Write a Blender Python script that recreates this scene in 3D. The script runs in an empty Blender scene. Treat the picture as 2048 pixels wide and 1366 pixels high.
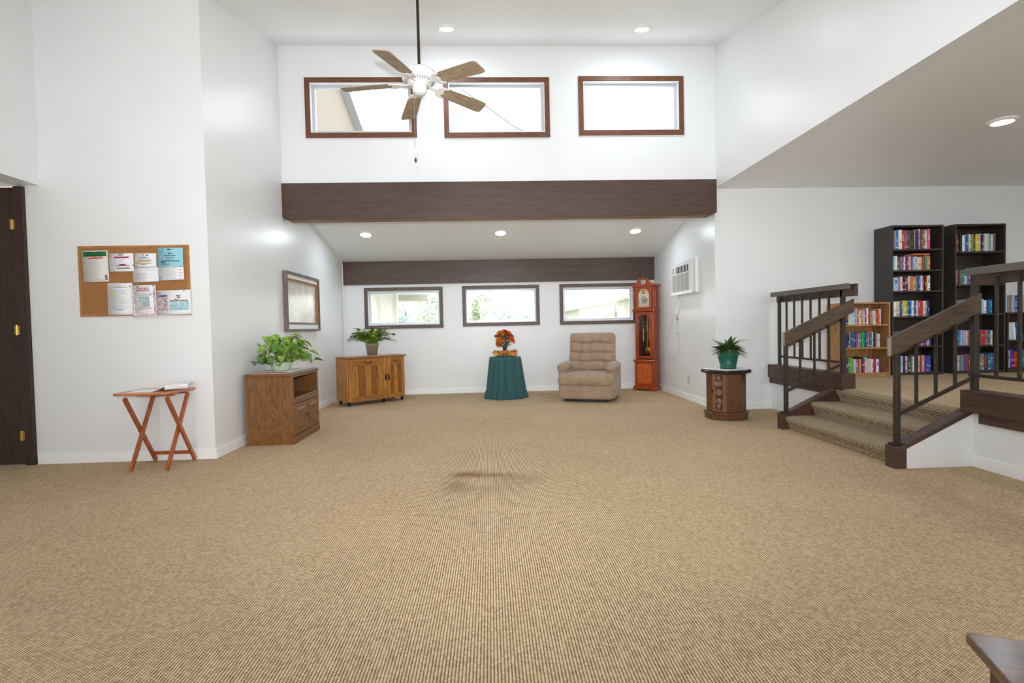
import bpy, math, random
from mathutils import Vector, Matrix
R = math.radians
random.seed(7)
SC = bpy.context.scene
COL = SC.collection

# ------------------------------------------------------------------ camera
def cam_axes(yaw, pitch, roll):
    f = Vector((math.sin(yaw)*math.cos(pitch), math.cos(yaw)*math.cos(pitch), -math.sin(pitch)))
    r = Vector((math.cos(yaw), -math.sin(yaw), 0)); u = r.cross(f)
    c, s = math.cos(roll), math.sin(roll)
    return c*r - s*u, s*r + c*u, f
cd = bpy.data.cameras.new('camera'); cam = bpy.data.objects.new('camera', cd); COL.objects.link(cam)
cd.sensor_width = 36; cd.lens = 18; cd.clip_start = .05; cd.clip_end = 300
r_, u_, f_ = cam_axes(.0424, .0279, .0218)
cam.matrix_world = Matrix(((r_.x, u_.x, -f_.x, 0), (r_.y, u_.y, -f_.y, 0), (r_.z, u_.z, -f_.z, 1.15), (0, 0, 0, 1)))
SC.camera = cam

# ------------------------------------------------------------------ world, flash, exposure
SKY = 4.8; LENS = 200.0; FLASH = 720.0
w = bpy.data.worlds.new('overcast_sky'); SC.world = w; w.use_nodes = True
bg = w.node_tree.nodes['Background']; bg.inputs[0].default_value = (.93, .97, 1, 1); bg.inputs[1].default_value = SKY
fl = bpy.data.lights.new('camera_flash', 'SPOT'); fl.energy = FLASH; fl.shadow_soft_size = .035; fl.color = (.93, .96, 1); fl.spot_size = R(114); fl.spot_blend = 1
flo = bpy.data.objects.new('camera_flash', fl); COL.objects.link(flo); flo.location = (-.02, -.03, 1.36); flo.rotation_euler = (R(90+16), 0, R(-2))   # the photographer's flash, head tilted up
cy = SC.cycles; cy.use_light_tree = False; cy.max_bounces = 7; cy.diffuse_bounces = 4; cy.glossy_bounces = 2; cy.transmission_bounces = 2; cy.transparent_max_bounces = 6; cy.caustics_reflective = False; cy.caustics_refractive = False
vs = SC.view_settings; vs.view_transform = 'Standard'; vs.look = 'None'; vs.exposure = 0.0; vs.gamma = 1; vs.use_curve_mapping = False

# ------------------------------------------------------------------ materials
MATS = {}
def _nt(name):
    m = bpy.data.materials.new(name); m.use_nodes = True; MATS[name] = m
    return m, m.node_tree.nodes, m.node_tree.links, m.node_tree.nodes['Principled BSDF']
def s2l(c):
    return tuple(((x/255)/12.92 if x/255 <= .04045 else ((x/255+.055)/1.055)**2.4) for x in c)
def M(name, rgb, rough=.5, metal=0, var=.0, vscale=6, bump=0, bscale=60, spec=.5, stretch=(1, 1, 1), emit=0, rgb2=None, alpha=1, sheen=0, coat=0):
    """rgb in sRGB 0-255; a second colour or a variation gives a noise-mixed tone, bump a fine relief"""
    if name in MATS: return MATS[name]
    m, N, L, b = _nt(name); c = s2l(rgb)
    b.inputs['Base Color'].default_value = (*c, 1); b.inputs['Roughness'].default_value = rough
    b.inputs['Metallic'].default_value = metal; b.inputs['Specular IOR Level'].default_value = spec
    if coat: b.inputs['Coat Weight'].default_value = coat; b.inputs['Coat Roughness'].default_value = .15
    if sheen: b.inputs['Sheen Weight'].default_value = sheen
    if emit: b.inputs['Emission Color'].default_value = (*c, 1); b.inputs['Emission Strength'].default_value = emit
    if var or rgb2 or bump:
        tc = N.new('ShaderNodeTexCoord'); mp = N.new('ShaderNodeMapping'); mp.inputs['Scale'].default_value = stretch
        L.new(tc.outputs['Object'], mp.inputs['Vector'])
    if var or rgb2:
        nz = N.new('ShaderNodeTexNoise'); nz.inputs['Scale'].default_value = vscale; nz.inputs['Detail'].default_value = 5
        L.new(mp.outputs[0], nz.inputs['Vector'])
        rp = N.new('ShaderNodeValToRGB'); L.new(nz.outputs['Fac'], rp.inputs[0])
        c2 = s2l(rgb2) if rgb2 else tuple(min(1, x*(1+var)) for x in c)
        c1 = c if rgb2 else tuple(x*(1-var) for x in c)
        rp.color_ramp.elements[0].position = .32; rp.color_ramp.elements[1].position = .68
        rp.color_ramp.elements[0].color = (*c1, 1); rp.color_ramp.elements[1].color = (*c2, 1)
        L.new(rp.outputs[0], b.inputs['Base Color'])
    if bump:
        n2 = N.new('ShaderNodeTexNoise'); n2.inputs['Scale'].default_value = bscale; n2.inputs['Detail'].default_value = 3
        L.new(mp.outputs[0], n2.inputs['Vector'])
        bp = N.new('ShaderNodeBump'); bp.inputs['Strength'].default_value = bump; bp.inputs['Distance'].default_value = .01
        L.new(n2.outputs['Fac'], bp.inputs['Height']); L.new(bp.outputs[0], b.inputs['Normal'])
    return m
def WOOD(name, dark, light, axis='z', scale=1.0, rough=.4, rings=9, coat=0, contrast=.5):
    if name in MATS: return MATS[name]
    m, N, L, b = _nt(name); b.inputs['Roughness'].default_value = rough
    if coat: b.inputs['Coat Weight'].default_value = coat; b.inputs['Coat Roughness'].default_value = .2
    tc = N.new('ShaderNodeTexCoord'); mp = N.new('ShaderNodeMapping')
    st = {'x': (.09, 1, 1), 'y': (1, .09, 1), 'z': (1, 1, .09)}[axis]
    mp.inputs['Scale'].default_value = tuple(scale*k for k in st); L.new(tc.outputs['Object'], mp.inputs[0])
    n1 = N.new('ShaderNodeTexNoise'); n1.inputs['Scale'].default_value = rings; n1.inputs['Detail'].default_value = 2; n1.inputs['Distortion'].default_value = 1.2
    L.new(mp.outputs[0], n1.inputs[0])
    mu = N.new('ShaderNodeMath'); mu.operation = 'MULTIPLY'; mu.inputs[1].default_value = 7; L.new(n1.outputs[0], mu.inputs[0])
    fr = N.new('ShaderNodeMath'); fr.operation = 'PINGPONG'; fr.inputs[1].default_value = .5; L.new(mu.outputs[0], fr.inputs[0])
    n2 = N.new('ShaderNodeTexNoise'); n2.inputs['Scale'].default_value = rings*14; n2.inputs['Detail'].default_value = 4; L.new(mp.outputs[0], n2.inputs[0])
    ad = N.new('ShaderNodeMath'); ad.operation = 'MULTIPLY_ADD'; ad.inputs[1].default_value = 1.1*contrast; L.new(fr.outputs[0], ad.inputs[0]); L.new(n2.outputs[0], ad.inputs[2])
    rp = N.new('ShaderNodeValToRGB'); rp.color_ramp.elements[0].position = .35; rp.color_ramp.elements[1].position = .95
    rp.color_ramp.elements[0].color = (*s2l(dark), 1); rp.color_ramp.elements[1].color = (*s2l(light), 1)
    L.new(ad.outputs[0], rp.inputs[0]); L.new(rp.outputs[0], b.inputs['Base Color'])
    bp = N.new('ShaderNodeBump'); bp.inputs['Strength'].default_value = .08; bp.inputs['Distance'].default_value = .004
    L.new(n2.outputs[0], bp.inputs['Height']); L.new(bp.outputs[0], b.inputs['Normal'])
    return m
def CARPET(name, kind, light=(226, 200, 163), dark=(124, 98, 70), pitch=.0118, stain=False):
    m, N, L, b = _nt(name); b.inputs['Roughness'].default_value = .95; b.inputs['Specular IOR Level'].default_value = .1
    tc = N.new('ShaderNodeTexCoord'); sx = N.new('ShaderNodeSeparateXYZ'); L.new(tc.outputs['Object'], sx.inputs[0])
    def mth(op, a, bb=None, c=None):
        n = N.new('ShaderNodeMath'); n.operation = op
        for i, v in enumerate((a, bb, c)):
            if v is None: continue
            if isinstance(v, (int, float)): n.inputs[i].default_value = v
            else: L.new(v, n.inputs[i])
        return n.outputs[0]
    a = sx.outputs['X'] if kind == 'floor' else mth('ADD', sx.outputs['X'], sx.outputs['Z'])
    rib = mth('ABSOLUTE', mth('SINE', mth('MULTIPLY', a, math.pi/pitch)))
    row = mth('FLOOR', mth('DIVIDE', a, pitch))
    off = mth('MULTIPLY', mth('MODULO', row, 2), .5)
    loop = mth('ABSOLUTE', mth('SINE', mth('MULTIPLY', mth('ADD', mth('DIVIDE', sx.outputs['Y'], .0125), off), math.pi)))
    k = (.55, .45) if kind == 'floor' else (.9, .1)
    h = mth('ADD', mth('MULTIPLY', rib, k[0]), mth('MULTIPLY', mth('MULTIPLY', rib, loop), k[1]))
    nz = N.new('ShaderNodeTexNoise'); nz.inputs['Scale'].default_value = 95; nz.inputs['Detail'].default_value = 3; L.new(tc.outputs['Object'], nz.inputs[0])
    big = N.new('ShaderNodeTexNoise'); big.inputs['Scale'].default_value = .9; big.inputs['Detail'].default_value = 4; L.new(tc.outputs['Object'], big.inputs[0])
    hh = mth('ADD', h, mth('MULTIPLY', mth('SUBTRACT', nz.outputs[0], .5), .4))
    cell = N.new('ShaderNodeCombineXYZ'); L.new(row, cell.inputs[0]); L.new(mth('FLOOR', mth('ADD', mth('DIVIDE', sx.outputs['Y'], .0125), off)), cell.inputs[1])
    wn = N.new('ShaderNodeTexWhiteNoise'); wn.noise_dimensions = '2D'; L.new(cell.outputs[0], wn.inputs['Vector'])
    hh = mth('ADD', hh, mth('MULTIPLY', mth('SUBTRACT', wn.outputs['Value'], .5), .32))
    hh = mth('ADD', hh, mth('MULTIPLY', mth('SUBTRACT', big.outputs[0], .5), .22))
    rp = N.new('ShaderNodeValToRGB'); rp.color_ramp.elements[0].position = .12; rp.color_ramp.elements[1].position = .85
    rp.color_ramp.elements[0].color = (*s2l(dark), 1); rp.color_ramp.elements[1].color = (*s2l(light), 1)
    L.new(hh, rp.inputs[0]); out = rp.outputs[0]
    if stain:                                   # the brown spill on the open floor
        acc = None
        sn = N.new('ShaderNodeTexNoise'); sn.inputs['Scale'].default_value = 9; sn.inputs['Detail'].default_value = 6; L.new(tc.outputs['Object'], sn.inputs[0])
        for (cx, cy, rx, ry, amt) in ((-.19, 4.0, .17, .085, 1), (-.27, 3.72, .09, .13, .75), (.02, 3.96, .14, .05, .7), (.20, 3.85, .16, .12, .45), (-.02, 3.62, .2, .1, .3)):
            dx = mth('DIVIDE', mth('SUBTRACT', sx.outputs['X'], cx), rx); dy = mth('DIVIDE', mth('SUBTRACT', sx.outputs['Y'], cy), ry)
            d2 = mth('ADD', mth('MULTIPLY', dx, dx), mth('MULTIPLY', dy, dy))
            g = mth('MULTIPLY', mth('EXPONENT', mth('MULTIPLY', d2, -1)), amt)
            acc = g if acc is None else mth('ADD', acc, g)
        f = mth('MULTIPLY', acc, mth('MULTIPLY', sn.outputs[0], 1.5)); f = mth('MINIMUM', mth('MULTIPLY', f, 1.0), .7)
        mx = N.new('ShaderNodeMix'); mx.data_type = 'RGBA'; mx.inputs[7].default_value = (*s2l((118, 84, 54)), 1)
        L.new(f, mx.inputs[0]); L.new(out, mx.inputs[6]); out = mx.outputs[2]
    L.new(out, b.inputs['Base Color'])
    bp = N.new('ShaderNodeBump'); bp.inputs['Strength'].default_value = .5; bp.inputs['Distance'].default_value = .004
    L.new(h, bp.inputs['Height']); L.new(bp.outputs[0], b.inputs['Normal'])
    return m
def GLASS(name, tint=(255, 255, 255), refl=.07):
    m, N, L, b = _nt(name); o = N['Material Output']
    t = N.new('ShaderNodeBsdfTransparent'); t.inputs[0].default_value = (*s2l(tint), 1)
    g = N.new('ShaderNodeBsdfGlossy'); g.inputs['Roughness'].default_value = .03
    mx = N.new('ShaderNodeMixShader'); mx.inputs[0].default_value = refl
    L.new(t.outputs[0], mx.inputs[1]); L.new(g.outputs[0], mx.inputs[2]); L.new(mx.outputs[0], o.inputs[0]); N.remove(b)
    return m
def PATCH(name, rgbs, scale):
    """flat print made of blotches of several colours"""
    m, N, L, b = _nt(name); b.inputs['Roughness'].default_value = .6
    tc = N.new('ShaderNodeTexCoord'); v = N.new('ShaderNodeTexVoronoi'); v.inputs['Scale'].default_value = scale; L.new(tc.outputs['Object'], v.inputs[0])
    sp = N.new('ShaderNodeSeparateColor'); L.new(v.outputs['Color'], sp.inputs[0])
    rp = N.new('ShaderNodeValToRGB'); L.new(sp.outputs[0], rp.inputs[0]); rp.color_ramp.interpolation = 'CONSTANT'
    e = rp.color_ramp.elements
    while len(e) < len(rgbs): e.new(.5)
    for i, c in enumerate(rgbs): e[i].position = i/len(rgbs); e[i].color = (*s2l(c), 1)
    L.new(rp.outputs[0], b.inputs['Base Color'])
    return m

WALLP = M('wall_paint', (235, 236, 236), .34, bump=.03, bscale=35, var=.012, vscale=2)
CEILP = M('ceiling_paint', (240, 241, 242), .4, bump=.03, bscale=40)
TRIMW = M('white_trim', (248, 248, 247), .3)
BROWN = WOOD('brown_stain', (66, 47, 38), (90, 67, 55), 'x', .7, .42, 4, contrast=.35)
CASU = WOOD('casing_red_brown', (88, 50, 32), (124, 76, 50), 'x', 1.5, .45, 7); CASL = WOOD('casing_grey_brown', (82, 66, 58), (108, 90, 80), 'x', 1.5, .45, 7)
BROWNY = WOOD('brown_stain_y', (52, 36, 27), (88, 64, 48), 'y', 1.2, .45, 7)
BROWNZ = WOOD('brown_stain_z', (58, 36, 26), (96, 64, 46), 'z', 1.2, .45, 7)
BEAMU = WOOD('beam_underside_lit', (112, 84, 46), (150, 116, 66), 'x', 1.2, .5, 7)  # ochre strip: the light on the beam's underside is put into the colour
CARP = CARPET('carpet', 'floor', stain=True)
CARPS = CARPET('carpet_stairs', 'stairs', light=(188, 168, 140), dark=(64, 52, 41), pitch=.0088)
ALU = M('aluminium_frame', (206, 210, 214), .35, .3)
PANE = GLASS('window_glass')
IRON = M('dark_bronze_iron', (62, 55, 48), .45, .4, var=.15, vscale=20)
BRASS = M('brass', (214, 176, 96), .28, .9)
BLACK = M('black_plastic', (22, 22, 24), .5)
WHITEP = M('white_plastic', (238, 238, 236), .4)

# ------------------------------------------------------------------ mesh builder
class MB:
    def __init__(s): s.v = []; s.f = []; s.mi = []; s.cur = 0; s.sm = set()
    def add(s, vs, fs, smooth=False):
        o = len(s.v); s.v += [tuple(p) for p in vs]
        for f in fs:
            if smooth: s.sm.add(len(s.f))
            s.f.append(tuple(i+o for i in f)); s.mi.append(s.cur)
        return s
    def box(s, x0, x1, y0, y1, z0, z1):
        return s.add([(x0,y0,z0),(x1,y0,z0),(x1,y1,z0),(x0,y1,z0),(x0,y0,z1),(x1,y0,z1),(x1,y1,z1),(x0,y1,z1)],
                     [(0,3,2,1),(4,5,6,7),(0,1,5,4),(1,2,6,5),(2,3,7,6),(3,0,4,7)])
    def bar(s, a, b, wd, ht, up=(0, 0, 1)):
        """square bar from a to b"""
        a, b = Vector(a), Vector(b); d = (b-a).normalized(); upv = Vector(up)
        if abs(d.dot(upv)) > .98: upv = Vector((1, 0, 0))
        x = d.cross(upv).normalized()*(wd/2); y = x.cross(d).normalized()*(ht/2)
        vs = [p+sx*x+sy*y for p in (a, b) for sx, sy in ((-1,-1),(1,-1),(1,1),(-1,1))]
        return s.add(vs, [(0,1,2,3),(7,6,5,4),(0,4,5,1),(1,5,6,2),(2,6,7,3),(3,7,4,0)])
    def prism(s, pts, axis, d0, d1):
        """2D outline pushed along an axis: 'x' -> pts are (y,z), 'y' -> (x,z), 'z' -> (x,y)"""
        mk = {'x': lambda p, d: (d, p[0], p[1]), 'y': lambda p, d: (p[0], d, p[1]), 'z': lambda p, d: (p[0], p[1], d)}[axis]
        n = len(pts); vs = [mk(p, d0) for p in pts]+[mk(p, d1) for p in pts]
        return s.add(vs, [tuple(range(n))[::-1], tuple(range(n, 2*n))]+[(i, (i+1) % n, n+(i+1) % n, n+i) for i in range(n)])
    def lathe(s, prof, c=(0, 0, 0), seg=24, rib=0, nrib=0, smooth=True):
        vs = []; fs = []; n = len(prof)
        for k in range(seg):
            a = 2*math.pi*k/seg; q = 1+rib*math.cos(nrib*a)
            vs += [(c[0]+r*q*math.cos(a), c[1]+r*q*math.sin(a), c[2]+z) for r, z in prof]
        for k in range(seg):
            k2 = (k+1) % seg
            fs += [(k*n+i, k2*n+i, k2*n+i+1, k*n+i+1) for i in range(n-1)]
        s.add(vs, fs, smooth)
        for idx in (0, n-1):
            if prof[idx][0] > 1e-4:
                s.add([vs[k*n+idx] for k in range(seg)], [tuple(range(seg))])
        return s
    def tube(s, pts, r, seg=8, taper=None):
        pts = [Vector(p) for p in pts]; vs = []; fs = []; m = len(pts)
        prev = None
        for i, p in enumerate(pts):
            d = (pts[min(i+1, m-1)]-pts[max(i-1, 0)]).normalized()
            ref = Vector((0, 0, 1)) if abs(d.z) < .95 else Vector((1, 0, 0))
            if prev is not None:
                x = (prev - d*prev.dot(d)); x = x.normalized() if x.length > 1e-5 else d.cross(ref).normalized()
            else: x = d.cross(ref).normalized()
            prev = x; y = d.cross(x); rr = r*(taper[i] if taper else 1)
            vs += [p+x*rr*math.cos(2*math.pi*k/seg)+y*rr*math.sin(2*math.pi*k/seg) for k in range(seg)]
        for i in range(m-1):
            fs += [(i*seg+k, i*seg+(k+1) % seg, (i+1)*seg+(k+1) % seg, (i+1)*seg+k) for k in range(seg)]
        s.add(vs, fs, True)
        s.add(vs[:seg], [tuple(range(seg))[::-1]]); s.add(vs[-seg:], [tuple(range(seg))])
        return s
    def soft(s, c, size, r, n=10, fn=None, lin=False):
        """rounded, cushion-like block; fn moves its surface points"""
        hx, hy, hz = (k/2 for k in size); idx = {}; vs = []; fs = []
        r = min(r, hx*.999, hy*.999, hz*.999)
        def P(p):
            key = tuple(round(q, 5) for q in p)
            if key in idx: return idx[key]
            q = Vector((p[0]*hx, p[1]*hy, p[2]*hz))
            inn = Vector((max(-hx+r, min(hx-r, q.x)), max(-hy+r, min(hy-r, q.y)), max(-hz+r, min(hz-r, q.z))))
            d = q-inn; q = inn+d.normalized()*r if d.length > 1e-9 else q
            if fn: q = fn(q)
            idx[key] = len(vs); vs.append((q.x+c[0], q.y+c[1], q.z+c[2])); return idx[key]
        def T(t):                         # more rows near the edges
            return t if lin else math.sin(t*math.pi/2)
        g = [T(-1+2*i/n) for i in range(n+1)]
        for ax in range(3):
            for sg in (-1, 1):
                for i in range(n):
                    for j in range(n):
                        q = []
                        for (a, b) in ((i, j), (i+1, j), (i+1, j+1), (i, j+1)):
                            p = [0, 0, 0]; p[ax] = sg; p[(ax+1) % 3] = g[a]; p[(ax+2) % 3] = g[b]; q.append(P(p))
                        fs.append(tuple(q if sg > 0 else q[::-1]))
        return s.add(vs, fs, True)
    def build(s, name, mat, parent=None, bev=0, loc=None, rot=None, kind=None):
        me = bpy.data.meshes.new(name); me.from_pydata(s.v, [], s.f)
        for m in (mat if isinstance(mat, (list, tuple)) else [mat]): me.materials.append(m)
        for i, p in enumerate(me.polygons):
            p.material_index = s.mi[i]; p.use_smooth = i in s.sm
        me.update()
        return link(name, me, parent, bev, loc, rot, kind)
def link(name, me, parent=None, bev=0, loc=None, rot=None, kind=None):
    o = bpy.data.objects.new(name, me); COL.objects.link(o); o.parent = parent
    if loc is not None: o.location = loc
    if rot is not None: o.rotation_euler = rot
    if bev:
        md = o.modifiers.new('edge', 'BEVEL'); md.width = bev; md.segments = 2; md.limit_method = 'ANGLE'; md.angle_limit = R(40)
    if kind: o['kind'] = kind
    return o
def tag(o, label, cat, group=None, kind=None):
    o['label'] = label; o['category'] = cat
    if group: o['group'] = group
    if kind: o['kind'] = kind
    return o
def T(name, label, cat, loc=(0, 0, 0), rz=0, group=None, kind=None):
    o = bpy.data.objects.new(name, None); COL.objects.link(o); o.location = loc; o.rotation_euler = (0, 0, rz); o.empty_display_size = .1
    return tag(o, label, cat, group, kind)
def S(o, label, cat): return tag(o, label, cat, None, 'structure')
def B(name, x0, x1, y0, y1, z0, z1, mat, parent=None, bev=0, **k):
    return MB().box(x0, x1, y0, y1, z0, z1).build(name, mat, parent, bev, **k)
def holes(mb, u0, u1, w0, w1, hs, put):
    """a slab u0..u1 x w0..w1 with rectangular holes, put(ua,ub,wa,wb) adds one block"""
    us = sorted({u0, u1, *[h[0] for h in hs], *[h[1] for h in hs]}); 
    for a, b in zip(us, us[1:]):
        cuts = sorted((h[2], h[3]) for h in hs if h[0] <= a+1e-6 and h[1] >= b-1e-6); z = w0
        for c0, c1 in cuts: put(a, b, z, c0); z = c1
        put(a, b, z, w1)

# ------------------------------------------------------------------ room shell
XL, XR, YC, YF = -2.55, 2.96, 6.56, 9.10
YB = -4.2
SL = .262
def zc(y): return 4.70-SL*(YC-y)           # main ceiling, falling towards the viewer
YK = YC-(4.70-2.6)/SL                      # where it levels out, behind the viewer
def za(y): return 2.71-.24*(y-7.58)        # alcove ceiling, falling away
S(MB().box(-6.2, 3.75, YB, YF+.1, -.1, 0).build('floor', CARP), 'tan loop-pile carpet floor with a brown stain', 'floor')
PF = .43
S(MB().box(3.72, 8.6, YB, 6.62, PF-.1, PF).build('floor_library', CARP), 'tan carpet floor of the raised library level', 'floor')
def wall(name, label, *bx): return S(MB().box(*bx).build(name, WALLP), label, 'wall')
S(MB().box(XL-.14, XL, 4.8, YC+.14, -.1, 4.75).box(XL-.14, XL, YC+.14, YF+.1, -.1, 3.0).build('wall_left', WALLP), 'white side wall carrying the large framed picture', 'wall')
wall('wall_board', 'white wall carrying the cork bulletin board', -4.13, XL-.14, 4.8, 4.92, -.1, 4.4)
wall('wall_header_left', 'white header wall over the hallway opening', -4.2, -4.0, YB, 4.8, 2.51, 4.4)
wall('wall_hall_side', 'white end wall of the hallway', -6.2, -6.08, YB, 4.9, -.1, 2.9)
MBh = MB(); MBh.box(-6.2, -5.07, 4.8, 4.92, -.1, 2.9); MBh.box(-5.07, -4.13, 4.8, 4.92, 2.505, 2.9)
S(MBh.build('wall_hall_end', WALLP), 'white wall around the dark hallway door', 'wall')
wall('wall_right', 'white alcove side wall carrying the air conditioner', XR, XR+.14, 6.6, YF+.1, -.1, 3.0)
wall('wall_header_right', 'white upper wall above the raised library opening', XR, XR+.14, YB, YC+.12, 2.895, 4.75)
wall('wall_library', 'white rear wall behind the bookcases', XR+.14, 8.6, 6.6, 6.74, -.1, 3.0)
wall('wall_library_side', 'white far side wall of the library', 8.48, 8.6, YB, 6.6, -.1, 3.0)
S(MB().box(3.70, 3.73, YB, 3.77, 0, PF-.02).box(3.70, 3.73, 5.37, 6.6, 0, PF-.02).build('wall_platform', WALLP), 'white low wall under the raised library platform', 'wall')
UW = [(-2.236, -.862, 3.563, 4.305), (-.518, .820, 3.555, 4.303), (1.191, 2.548, 3.575, 4.317)]
LW = [(-2.19, -.82, 1.168, 1.893), (-.477, .89, 1.178, 1.897), (1.25, 2.63, 1.172, 1.897)]
IN = .06
mb = MB(); holes(mb, XL, XR, 2.99, 4.78, [(a+IN, b-IN, c+IN, d-IN) for a, b, c, d in UW], lambda a, b, c, d: mb.box(a, b, YC, YC+.14, c, d))
S(mb.build('wall_clerestory', WALLP), 'white upper wall with the three high windows', 'wall')
mb = MB(); holes(mb, XL, XR, -.1, 2.5, [(a+IN, b-IN, c+IN, d-IN) for a, b, c, d in LW], lambda a, b, c, d: mb.box(a, b, YF, YF+.14, c, d))
S(mb.build('wall_far', WALLP), 'white rear alcove wall with three low windows', 'wall')
# unseen wall behind the viewer, its openings added to let in fill daylight
mb = MB(); holes(mb, -6.2, 8.6, -.1, 3.0, [(-3.7, -.7, .1, 2.35), (-.5, 2.7, .1, 2.35), (3.9, 7.9, .9, 2.6)], lambda a, b, c, d: mb.box(a, b, YB-.14, YB, c, d))
S(mb.build('wall_behind', WALLP), 'unseen white wall with added glazing at the viewer end of the room', 'wall')
S(MB().prism([(YB, 2.6), (YK, 2.6), (YC+.1, zc(YC+.1)), (YC+.1, zc(YC+.1)+.15), (YK, 2.75), (YB, 2.75)], 'x', -4.2, XR+.14).build('ceiling', CEILP), 'white sloping main ceiling above the fan', 'ceiling')
S(MB().prism([(YC+.13, za(YC+.13)), (YF+.12, za(YF+.12)), (YF+.12, za(YF+.12)+.12), (YC+.13, za(YC+.13)+.12)], 'x', XL-.1, XR+.1).build('ceiling_alcove', CEILP), 'white sloping alcove ceiling with three lights', 'ceiling')
S(MB().box(XR+.14, 8.6, YB, 6.62, 2.895, 3.0).build('ceiling_library', CEILP), 'grey-white flat ceiling over the library', 'ceiling')
S(MB().box(-6.2, -4.2, YB, 4.9, 2.72, 2.85).build('ceiling_hall', CEILP), 'white hallway ceiling', 'ceiling')
# baseboards
def base(name, label, *bx): return S(MB().box(*bx).build(name, TRIMW, bev=.003), label, 'baseboard')
h = .092
base('baseboard_left', 'white baseboard along the picture wall', XL, XL+.013, 4.8, YF, 0, h)
base('baseboard_board', 'white baseboard under the bulletin board', -4.12, XL+.013, 4.787, 4.8, 0, h)
base('baseboard_far', 'white baseboard of the rear alcove wall', XL+.013, XR-.013, YF-.013, YF, 0, h)
base('baseboard_right', 'white baseboard under the air conditioner', XR-.013, XR, 6.6, YF, 0, h)
base('baseboard_library', 'white baseboard behind the octagonal table', XR-.013, 3.70, 6.587, 6.6, 0, h)
base('baseboard_platform', 'white baseboard of the platform wall by the camera', 3.688, 3.70, YB, 3.77, 0, h)
# beams
def beam(name, label, y0, y1, z0, z1, ch):
    t = T(name, label, 'beam', (0, 0, 0), kind='structure')
    MB().prism([(XL+ch, z0), (XR-ch, z0), (XR, z0+ch*.45), (XR, z1), (XL, z1), (XL, z0+ch*.45)], 'y', y0, y1).build('board', BROWN, t)
    if ch: MB().box(XL+ch, XR-ch, y0+.02, y1, z0-.006, z0).build('underside', BEAMU, t)
    return t
beam('trim_1', 'wide dark brown beam below the high windows', YC-.03, YC+.13, 2.545, 3.0, .07)
beam('trim_2', 'dark brown beam above the low alcove windows', YF-.035, YF, 1.943, za(YF-.035)-.006, 0)

# ------------------------------------------------------------------ windows
def window(n, label, x0, x1, z0, z1, yw, mull=None, cas=.062, dark=CASU):
    t = T('window_%d' % n, label, 'window', ((x0+x1)/2, yw, z0), kind='structure')
    W = (x1-x0)/2; H = z1-z0
    for nm, pts in (('casing', [(-W, 0), (W, 0), (W-cas, cas), (-W+cas, cas)]), ('casing', [(-W, H), (-W+cas, H-cas), (W-cas, H-cas), (W, H)]),
                    ('casing', [(-W, 0), (-W+cas, cas), (-W+cas, H-cas), (-W, H)]), ('casing', [(W, 0), (W, H), (W-cas, H-cas), (W-cas, cas)])):
        MB().prism(pts, 'y', -.02, 0).build(nm, dark, t, .002)
    a = cas-.002; rv = MB()
    for (xa, xb, za_, zb) in ((-W+a, W-a, a, a+.012), (-W+a, W-a, H-a-.012, H-a), (-W+a, -W+a+.012, a+.012, H-a-.012), (W-a-.012, W-a, a+.012, H-a-.012)):
        rv.box(xa, xb, -.012, .13, za_, zb)
    rv.build('reveal', M('reveal_white', (224, 226, 228), .4), t)
    fr = MB(); g = a+.012; k = .035
    for (xa, xb, za_, zb) in ((-W+g, W-g, g, g+k), (-W+g, W-g, H-g-k, H-g), (-W+g, -W+g+k, g+k, H-g-k), (W-g-k, W-g, g+k, H-g-k)):
        fr.box(xa, xb, .05, .09, za_, zb)
    fr.build('sash_frame', ALU, t, .002)
    if mull is not None: B('mullion', mull-.012-(x0+x1)/2, mull+.012-(x0+x1)/2, .048, .092, g+k, H-g-k, ALU, t)
    B('pane', -W+g+k, W-g-k, .068, .072, g+k, H-g-k, PANE, t)
    return t
for i, (nm, b) in enumerate(zip(('high window behind the ceiling fan, beside the picture wall', 'middle high window with a thin cable outside', 'high window beside the upper library wall'), UW)):
    window(i+1, nm, *b, YC)
for i, (nm, b, mu) in enumerate(zip(('low window behind the cactus on the pine cabinet', 'low window behind the flowers, split by a slim bar', 'low window partly behind the tall clock'), LW, (None, .036, None))):
    window(i+4, nm, *b, YF, mu, dark=CASL)
def fill_window(n, x0, x1, z0, z1):  # glazing added out of view as a daylight source for the room
    t = T('window_%d' % n, 'added unseen glazed opening for fill daylight behind the viewer', 'window', (0, YB-.07, 0), kind='structure')
    fr = MB()
    for b in ((x0, x1, z0, z0+.06), (x0, x1, z1-.06, z1), (x0, x0+.06, z0+.06, z1-.06), (x1-.06, x1, z0+.06, z1-.06)): fr.box(b[0], b[1], -.03, .03, b[2], b[3])
    fr.build('sash_frame', ALU, t); B('pane', x0+.06, x1-.06, -.004, .004, z0+.06, z1-.06, PANE, t)
fill_window(7, -3.7, -.7, .1, 2.35); fill_window(8, -.5, 2.7, .1, 2.35); fill_window(9, 3.9, 7.9, .9, 2.6)

# dark hallway door
t = T('door_1', 'dark brown door with three brass hinges at the hallway', 'door', (-4.14, 4.8, 0), kind='structure')
DOORM = WOOD('door_brown', (40, 28, 24), (70, 50, 42), 'z', 1.2, .5, 6)
B('jamb', -.07, 0.008, -.03, .05, 0, 2.5, DOORM, t, .003); B('jamb', -.93, -.83, -.03, .05, 0, 2.5, DOORM, t, .003)
B('door_leaf', -.828, -.075, -.022, .022, .008, 2.49, DOORM, t, .002)
for z in (.27, 1.22, 2.16):
    hb = MB(); hb.box(-.105, -.065, -.034, -.0235, z-.04, z+.04); hb.tube([(-.085, -.036, z-.045), (-.085, -.036, z+.045)], .008)
    hb.build('hinge', BRASS, t)

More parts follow.
